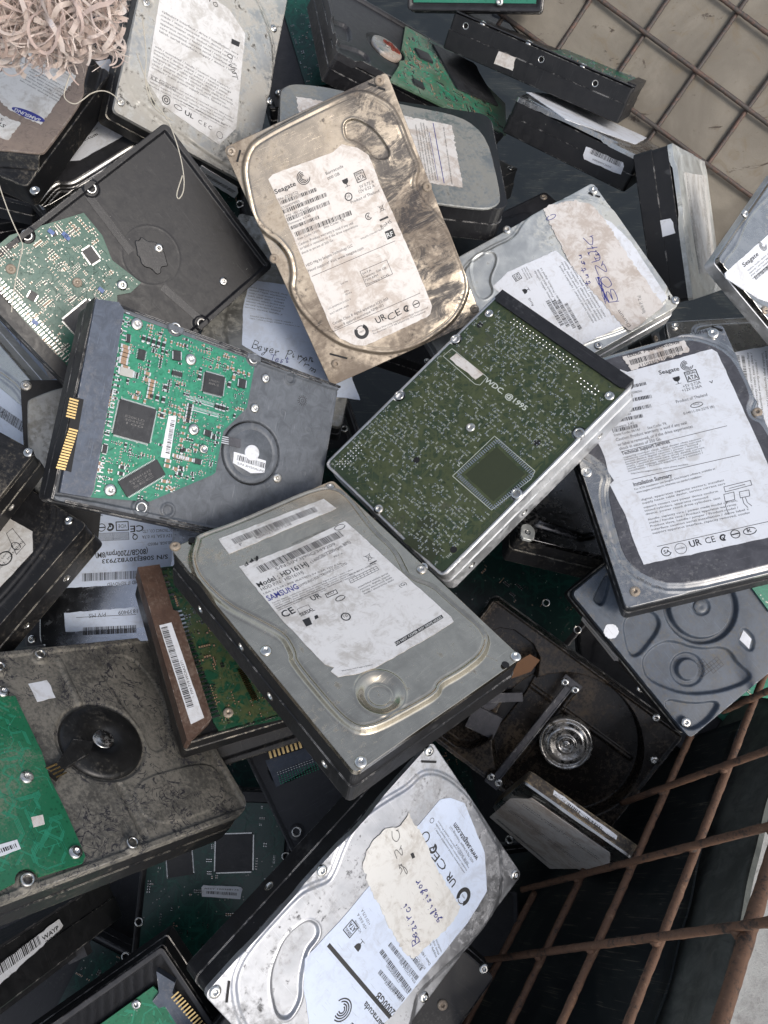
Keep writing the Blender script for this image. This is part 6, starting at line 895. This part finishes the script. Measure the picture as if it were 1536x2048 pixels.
def generic(kind,R,t):
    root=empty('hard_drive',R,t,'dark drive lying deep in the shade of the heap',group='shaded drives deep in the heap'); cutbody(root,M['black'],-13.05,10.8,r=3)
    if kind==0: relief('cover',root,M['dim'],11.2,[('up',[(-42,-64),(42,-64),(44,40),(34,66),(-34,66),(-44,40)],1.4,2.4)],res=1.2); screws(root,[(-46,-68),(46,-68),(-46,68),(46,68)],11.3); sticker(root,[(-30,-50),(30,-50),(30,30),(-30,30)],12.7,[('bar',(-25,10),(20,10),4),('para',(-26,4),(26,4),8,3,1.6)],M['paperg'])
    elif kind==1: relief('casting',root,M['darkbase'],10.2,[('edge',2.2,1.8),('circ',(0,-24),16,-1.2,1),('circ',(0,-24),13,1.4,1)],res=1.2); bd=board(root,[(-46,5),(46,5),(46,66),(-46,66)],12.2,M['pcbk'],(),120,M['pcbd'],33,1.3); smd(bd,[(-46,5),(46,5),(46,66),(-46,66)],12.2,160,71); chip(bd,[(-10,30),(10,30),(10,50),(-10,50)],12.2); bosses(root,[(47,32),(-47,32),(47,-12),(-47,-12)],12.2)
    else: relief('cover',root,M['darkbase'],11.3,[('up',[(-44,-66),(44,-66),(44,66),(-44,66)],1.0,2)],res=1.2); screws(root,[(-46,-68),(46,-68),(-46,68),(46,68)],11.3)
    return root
KEEP=set(FL)
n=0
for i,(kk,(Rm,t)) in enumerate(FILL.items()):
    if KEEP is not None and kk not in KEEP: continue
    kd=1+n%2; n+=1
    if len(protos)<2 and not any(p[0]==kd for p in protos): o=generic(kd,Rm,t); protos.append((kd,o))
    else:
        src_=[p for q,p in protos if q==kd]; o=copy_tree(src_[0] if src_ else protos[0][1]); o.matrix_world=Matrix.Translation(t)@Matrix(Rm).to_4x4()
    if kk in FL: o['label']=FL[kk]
# ---------------------------------------------------------------- wire basket
b=NB('rusty_wire'); n1=b.noise(120,6,.7,.6); n2=b.noise(600,5,.7); mx=b.math('ADD',b.math('MULTIPLY',n1,.6),b.math('MULTIPLY',n2,.4))
b.set(Base_Color=b.mix(b.rng(mx,.55,.7),b.mix(b.rng(mx,.38,.5),(.035,.025,.02),(.13,.07,.042)),(.27,.175,.11)),Roughness=.72,Metallic=.15); b.bump(mx,.9,.0006); M['rust']=b.m
b=NB('dull_grey_wire'); n1=b.noise(90,6,.7,.6); n2=b.noise(500,5,.7); mx=b.math('ADD',b.math('MULTIPLY',n1,.6),b.math('MULTIPLY',n2,.4))
b.set(Base_Color=b.mix(b.rng(mx,.45,.6),(.075,.066,.06),(.14,.085,.065)),Roughness=.6,Metallic=.3); b.bump(mx,.8,.0005); M['wire']=b.m
bk=empty('wire_basket',[[1,0,0],[0,1,0],[0,0,1]],(0,0,0),'rusty welded wire mesh basket holding the heap of drives','basket')
def wire(pts,r,mat,name='wire',rough=.06):
    P=[np.array(p)*1000 for p in pts]; Q=[]
    for i in range(len(P)-1):
        n=max(2,int(np.linalg.norm(P[i+1]-P[i])/3))
        for k in range(n): Q.append(P[i]+(P[i+1]-P[i])*k/n)
    Q.append(P[-1]); Q=np.array(Q)
    for _ in range(6): Q[1:-1]=(Q[:-2]+Q[2:]+2*Q[1:-1])/4
    Q=Q+np.cumsum(rng.normal(0,.05,Q.shape),0)*.5; rs=r*(1+rng.normal(0,rough*.5,len(Q)))
    mb=MB(); mb.tube(Q,r,10,0,rs); return mb.build(name,[mat],bk)
for a,b_ in [[[0.0924, 0.69247, 0.71563], [0.07307, 0.67013, 0.69556]], [[0.1492, 0.68445, 0.72071], [0.11053, 0.63978, 0.68057]], [[0.20986, 0.6809, 0.72981], [0.14412, 0.60496, 0.66158]], [[0.26665, 0.67288, 0.73489], [0.18158, 0.5746, 0.64659]], [[0.32731, 0.66933, 0.74398], [0.21518, 0.53978, 0.62759]], [[0.38411, 0.66131, 0.74907], [0.25264, 0.50942, 0.61261]], [[0.4177, 0.62649, 0.73007], [0.29396, 0.48354, 0.60164]], [[0.42809, 0.56487, 0.68699], [0.33142, 0.45318, 0.58665]], [[0.43849, 0.50324, 0.64391], [0.37275, 0.42729, 0.57568]], [[0.44888, 0.44161, 0.60083], [0.41021, 0.39694, 0.56069]], [[0.37383, 0.65862, 0.74925], [0.41516, 0.63273, 0.73828]], [[0.27592, 0.67173, 0.73997], [0.42351, 0.57927, 0.70078]], [[0.18391, 0.68114, 0.72911], [0.43187, 0.52581, 0.66328]], [[0.0919, 0.69054, 0.71826], [0.44023, 0.47235, 0.62578]], [[0.11796, 0.62599, 0.67606], [0.44858, 0.41889, 0.58829]], [[0.37428, 0.4172, 0.57273], [0.45694, 0.36543, 0.55079]]]: wire([a,b_],1.8,M['wire'])
WBc=[[[0.00197, -0.1425, 0.41379], [-0.01346, -0.16089, 0.42078], [-0.0289, -0.17927, 0.42777]], [[0.04416, -0.10344, 0.44874], [0.01484, -0.13837, 0.46202], [-0.01448, -0.1733, 0.47531]], [[0.08944, -0.0607, 0.48229], [0.04469, -0.11402, 0.50256], [-7e-05, -0.16733, 0.52284]], [[0.13781, -0.01428, 0.51444], [0.07608, -0.08782, 0.54241], [0.01434, -0.16136, 0.57037]], [[0.15685, -0.0028, 0.55988], [0.0928, -0.07909, 0.58889], [0.02876, -0.15539, 0.6179]], [[0.22837, 0.0712, 0.58154], [0.13577, -0.03911, 0.62349], [0.04317, -0.14942, 0.66543]], [[0.26747, 0.10658, 0.61789], [0.16253, -0.01843, 0.66543], [0.05758, -0.14345, 0.71296]]]
WBr=[[[0.23409, 0.07745, 0.61062], [0.25138, 0.08461, 0.66765], [0.27156, 0.09297, 0.7342]], [[0.18448, 0.03292, 0.56281], [0.21115, 0.04396, 0.65074], [0.24069, 0.0562, 0.74818]], [[0.132, -0.01281, 0.50549], [0.16947, 0.00271, 0.62907], [0.20983, 0.01943, 0.76216]], [[0.09537, -0.05197, 0.50046], [0.13572, -0.03525, 0.63355], [0.17896, -0.01734, 0.77614]], [[0.04432, -0.0971, 0.4479], [0.09477, -0.0762, 0.61426], [0.1481, -0.05411, 0.79012]], [[-0.00096, -0.13984, 0.41435], [0.05669, -0.11595, 0.60447], [0.11723, -0.09088, 0.80411]]]
WBm=[[0.2463, 0.06806, 0.68444], [0.21235, 0.02762, 0.69982], [0.16605, -0.02754, 0.72079], [0.07345, -0.13785, 0.76273]]
for p in WBc: wire(p,1.95,M['rust'],rough=.09)
WX=[[0.19618, 0.03563, 0.59577], [0.2106, 0.0416, 0.64331], [0.1509, -0.00711, 0.56222], [0.16532, -0.00114, 0.60976], [0.17973, 0.00483, 0.65729], [0.19414, 0.0108, 0.70482], [0.12004, -0.04388, 0.57621], [0.13445, -0.03791, 0.62374], [0.14886, -0.03194, 0.67127], [0.16328, -0.02597, 0.7188], [0.22501, 0.04757, 0.69084]]
for p in WX:
    mb=MB(); q=np.array(p)*1000; mb.lathe([(.01,-2.6),(1.7,-1.9),(2.6,0),(1.8,1.8),(.01,2.5)],tuple(q),12,0,[0,.1,.12,.1,0]); mb.build('weld',[M['rust']],bk)
for p in WBr: wire(p,1.9,M['rust'],rough=.09)
wire(WBm,3.0,M['rust'],'rim_wire')
# ---------------------------------------------------------------- sheets and ground round the basket
def sheet(name,corners,mat,label,cat,n=60,amp=1.2,th=1.5,seed=1):
    A,B,Cc,D_=[np.array(c)*1000 for c in corners]; nrm=np.cross(B-A,D_-A); nrm/=np.linalg.norm(nrm); V=[];R=np.random.default_rng(seed); ph=R.uniform(0,6,6)
    for i in range(n+1):
        for j in range(n+1):
            u,v=i/n,j/n; p=A*(1-u)*(1-v)+B*u*(1-v)+Cc*u*v+D_*(1-u)*v
            V.append(p+nrm*amp*(math.sin(u*7+ph[0])*math.cos(v*6+ph[1])+.5*math.sin(u*17+v*9+ph[2])+.3*math.sin(v*31-u*12+ph[3])))
    V=np.array(V); F=[(i*(n+1)+j,(i+1)*(n+1)+j,(i+1)*(n+1)+j+1,i*(n+1)+j+1) for i in range(n) for j in range(n)]; m=len(V)
    V2=V-nrm*th; F2=[tuple(q+m for q in f[::-1]) for f in F]
    rim=[i*(n+1) for i in range(n+1)]+[n*(n+1)+j for j in range(1,n+1)]+[i*(n+1)+n for i in range(n-1,-1,-1)]+[j for j in range(n-1,0,-1)]
    F3=[(rim[k],rim[(k+1)%len(rim)],rim[(k+1)%len(rim)]+m,rim[k]+m) for k in range(len(rim))]
    o=mesh(name,np.concatenate([V,V2]),F+F2+F3,mat,None,None,[True]*(len(F)*2)+[False]*len(F3)); o['label']=label; o['category']=cat; return o
b=NB('stained_board'); big=b.noise(9,8,.62,.8); mid=b.noise(40,8,.68,1.5); fine=b.noise(260,5,.7); cr=b.noise(1,6,.6,2.5,b.mapv(.3,(12,40,12)))
c=b.mix(b.rng(big,.38,.62),(.155,.137,.11),(.235,.21,.17)); c=b.mix(b.rng(mid,.52,.72),c,(.17,.14,.10)); c=b.mix(b.math('MULTIPLY',b.rng(cr,.60,.63),b.rng(mid,.5,.6)),c,(.06,.045,.035)); c=b.mix(b.math('MULTIPLY',b.rng(fine,.62,.72),.5),c,(.10,.08,.06))
b.set(Base_Color=c,Roughness=.8); b.bump(b.math('ADD',mid,b.math('MULTIPLY',fine,.5)),.5,.0008); M['board']=b.m
b=NB('dark_dusty_sheet'); big=b.noise(14,8,.65,1.5); fine=b.noise(300,5,.7); s1=b.noise(1,3,.5,1.5,b.mapv(.9,(20,900,20))); s2=b.noise(1,3,.5,1.5,b.mapv(-.4,(20,800,20))); s3=b.noise(1,3,.5,1.5,b.mapv(2.2,(30,700,20)))
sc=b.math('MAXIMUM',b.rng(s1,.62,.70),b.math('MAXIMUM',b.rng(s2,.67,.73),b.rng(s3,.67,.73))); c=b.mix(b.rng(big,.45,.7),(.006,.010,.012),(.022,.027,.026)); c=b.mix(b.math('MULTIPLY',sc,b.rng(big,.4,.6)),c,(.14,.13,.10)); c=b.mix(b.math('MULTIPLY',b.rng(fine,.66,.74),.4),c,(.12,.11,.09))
b.set(Base_Color=c,Roughness=.55); b.bump(big,.3,.001); M['dsheet']=b.m
b=NB('concrete'); big=b.noise(4,8,.6,.5); mid=b.noise(30,8,.7,.4); fine=b.noise(300,6,.7)
c=b.mix(b.rng(big,.3,.7),(.30,.30,.29),(.42,.42,.40)); c=b.mix(b.rng(mid,.5,.7),c,(.22,.21,.20)); c=b.mix(b.rng(fine,.6,.7),c,(.14,.135,.13)); b.set(Base_Color=c,Roughness=.88); b.bump(b.math('ADD',mid,fine),.6,.002); M['conc']=b.m
SA=[[0.09812, 0.66343, 0.6893], [0.41366, 0.63088, 0.72618], [0.45645, 0.36086, 0.53684], [0.24959, 0.51916, 0.61287]]
sheet('backing_board',SA,M['board'],'stained beige board behind the wire mesh at the upper right','board',70,.9,3,3)
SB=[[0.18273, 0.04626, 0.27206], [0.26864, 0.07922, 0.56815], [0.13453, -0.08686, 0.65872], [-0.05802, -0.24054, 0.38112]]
sheet('dark_sheet',SB,M['dsheet'],'dark dusty sheet behind the rusty wires at the lower right','sheet',50,1.5,1.2,5)  # near-black sheet with pale scratches, set close behind the wires
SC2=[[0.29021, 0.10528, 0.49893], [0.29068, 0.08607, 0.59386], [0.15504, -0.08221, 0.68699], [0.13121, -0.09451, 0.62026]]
b=NB('shaded_floor_grey'); big=b.noise(14,8,.65,1.5); mid=b.noise(90,7,.7,1); b.set(Base_Color=b.mix(b.rng(b.math('ADD',b.math('MULTIPLY',big,.5),b.math('MULTIPLY',mid,.5)),.4,.62),(.055,.06,.052),(.11,.115,.10)),Roughness=.7); b.bump(mid,.4,.001); M['shadefloor']=b.m
sheet('shaded_floor_panel',SC2,M['shadefloor'],'added panel strip coloured as shaded floor behind the rim wire at the lower right','panel',30,1.0,3,8)  # stands in for floor shaded by the basket; the shade is in its colour
g=MB(); N=40; R2=np.random.default_rng(2); V=[(-30000+60000*i/N,-30000+60000*j/N,0) for i in range(N+1) for j in range(N+1)]; F=[(i*(N+1)+j,(i+1)*(N+1)+j,(i+1)*(N+1)+j+1,i*(N+1)+j+1) for i in range(N) for j in range(N)]
go=mesh('ground',V,F,M['conc']); go['kind']='structure'
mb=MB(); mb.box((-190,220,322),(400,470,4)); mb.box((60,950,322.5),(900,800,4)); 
fl=mb.build('added_dark_liner',[M['dsheet']]); fl['label']='added dark tray floor that keeps the gaps in the heap dark'; fl['category']='tray'  # added liner: hides the bright ground so the gaps stay dark
# ---------------------------------------------------------------- shredded plastic strips and loose threads
b=NB('translucent_plastic_strip'); ge=b.t.nodes.new('ShaderNodeNewGeometry'); rp=ge.outputs['Random Per Island']; n_=b.noise(60,5,.6)
b.set(Base_Color=b.mix(b.rng(rp,0,1,smooth=False),b.mix(n_,(.50,.37,.32),(.72,.57,.50)),(.80,.71,.64)),Roughness=.3); b.b.inputs['Transmission Weight'].default_value=.3; M['strip']=b.m; M['thread']=plain('pale_thread',(.50,.46,.38),.6)
SO=[-0.13135, 0.38359, 0.78919]; EX=[0.99607, -0.03732, 0.08029]; EY=[0.0, 0.90682, 0.42152]; EZ=[-0.08854, -0.41986, 0.90326]
def cp(px,py,dz=0,dep=385):   # strip bundle laid out in its own plane over the top left corner
    s=dep/1560.; return np.array(SO)*1000+np.array(EX)*(px-95)*s+np.array(EY)*(60-py)*s+np.array(EZ)*dz
mb=MB(); R=random.Random(4)
for k in range(720):
    x,y=R.uniform(-60,225),R.uniform(-110,105); a=R.choice((R.gauss(1.4,.35),R.gauss(1.8,.5),R.gauss(-1.5,.5),R.uniform(0,2*PI))); L=R.uniform(120,330); N=44; dz=R.uniform(0,26); k1=R.uniform(-.045,.045); k2=R.uniform(.08,.2); ph=R.uniform(0,6); pts=[]; turn=R.choice((-1,1))
    for s in range(N):
        lim=150-.0011*(x-110)**2+9*math.sin(x*.17)+7*math.sin(x*.05+1)+8*math.sin(k)
        if y>lim-22: a+=turn*.2
        elif x>250: a+=turn*.3
        if y>lim+8 or x>268: break
        pts.append(cp(x,y,dz+3*math.sin(s*.3+ph))); a+=k1+.06*math.sin(s*k2+ph); x+=L/N*math.cos(a); y+=L/N*math.sin(a)
    if len(pts)<8: continue
    P=np.array(pts); w_=R.choice((.08,.14,.25,.4,.7,1.2)); t=np.gradient(P,axis=0); t/=np.linalg.norm(t,axis=1)[:,None]+1e-9
    tw0=R.uniform(-.9,.9); tw1=R.uniform(-.06,.06); V=[]
    for i in range(len(P)):
        b0=np.cross(t[i],np.array(EZ)); b0/=np.linalg.norm(b0)+1e-9; c0=np.cross(b0,t[i]); th=tw0+tw1*i+.25*math.sin(i*.3+ph); n_=b0*math.cos(th)+c0*math.sin(th); V+=[P[i]-n_*w_,P[i]+n_*w_]
    F=[(2*i,2*i+1,2*i+3,2*i+2) for i in range(len(P)-1)]; mb.add(V,F,0,False)
so_=mb.build('plastic_strips',[M['strip']]); so_['label']='tangled bundle of pinkish shredded plastic strips at the top left'; so_['category']='plastic strips'; so_['kind']='stuff'
for pts,lab in (([(0,345),(12,385),(32,430),(50,466),(52,476),(44,510),(34,560),(30,600)],'long pale thread hanging down the left edge over the green board'),
  ([(142,150),(134,172),(128,196),(150,210),(168,198),(182,186),(205,180),(228,190),(238,206)],'short curled thread looping beside the upper pale drive'),
  ([(270,110),(288,160),(300,200),(330,235),(350,290),(360,335),(362,372),(352,392),(345,384),(358,345)],'thin thread hanging in a hook over the black drive underside'),
  ([(281,40),(290,120),(284,160),(300,215),(340,240)],'fine thread lying across the pale drive rim')):
    Q=np.array([cp(x,y,2,398 if y<400 else 404) for x,y in pts]); 
    for _ in range(2): Q=np.concatenate([Q[:1],np.stack([Q[:-1]*.75+Q[1:]*.25,Q[:-1]*.25+Q[1:]*.75],1).reshape(-1,3),Q[-1:]])
    mb=MB(); mb.tube(Q,.28,6); o=mb.build('loose_thread',[M['thread']]); o['label']=lab; o['category']='thread'
bpy.context.view_layer.update()
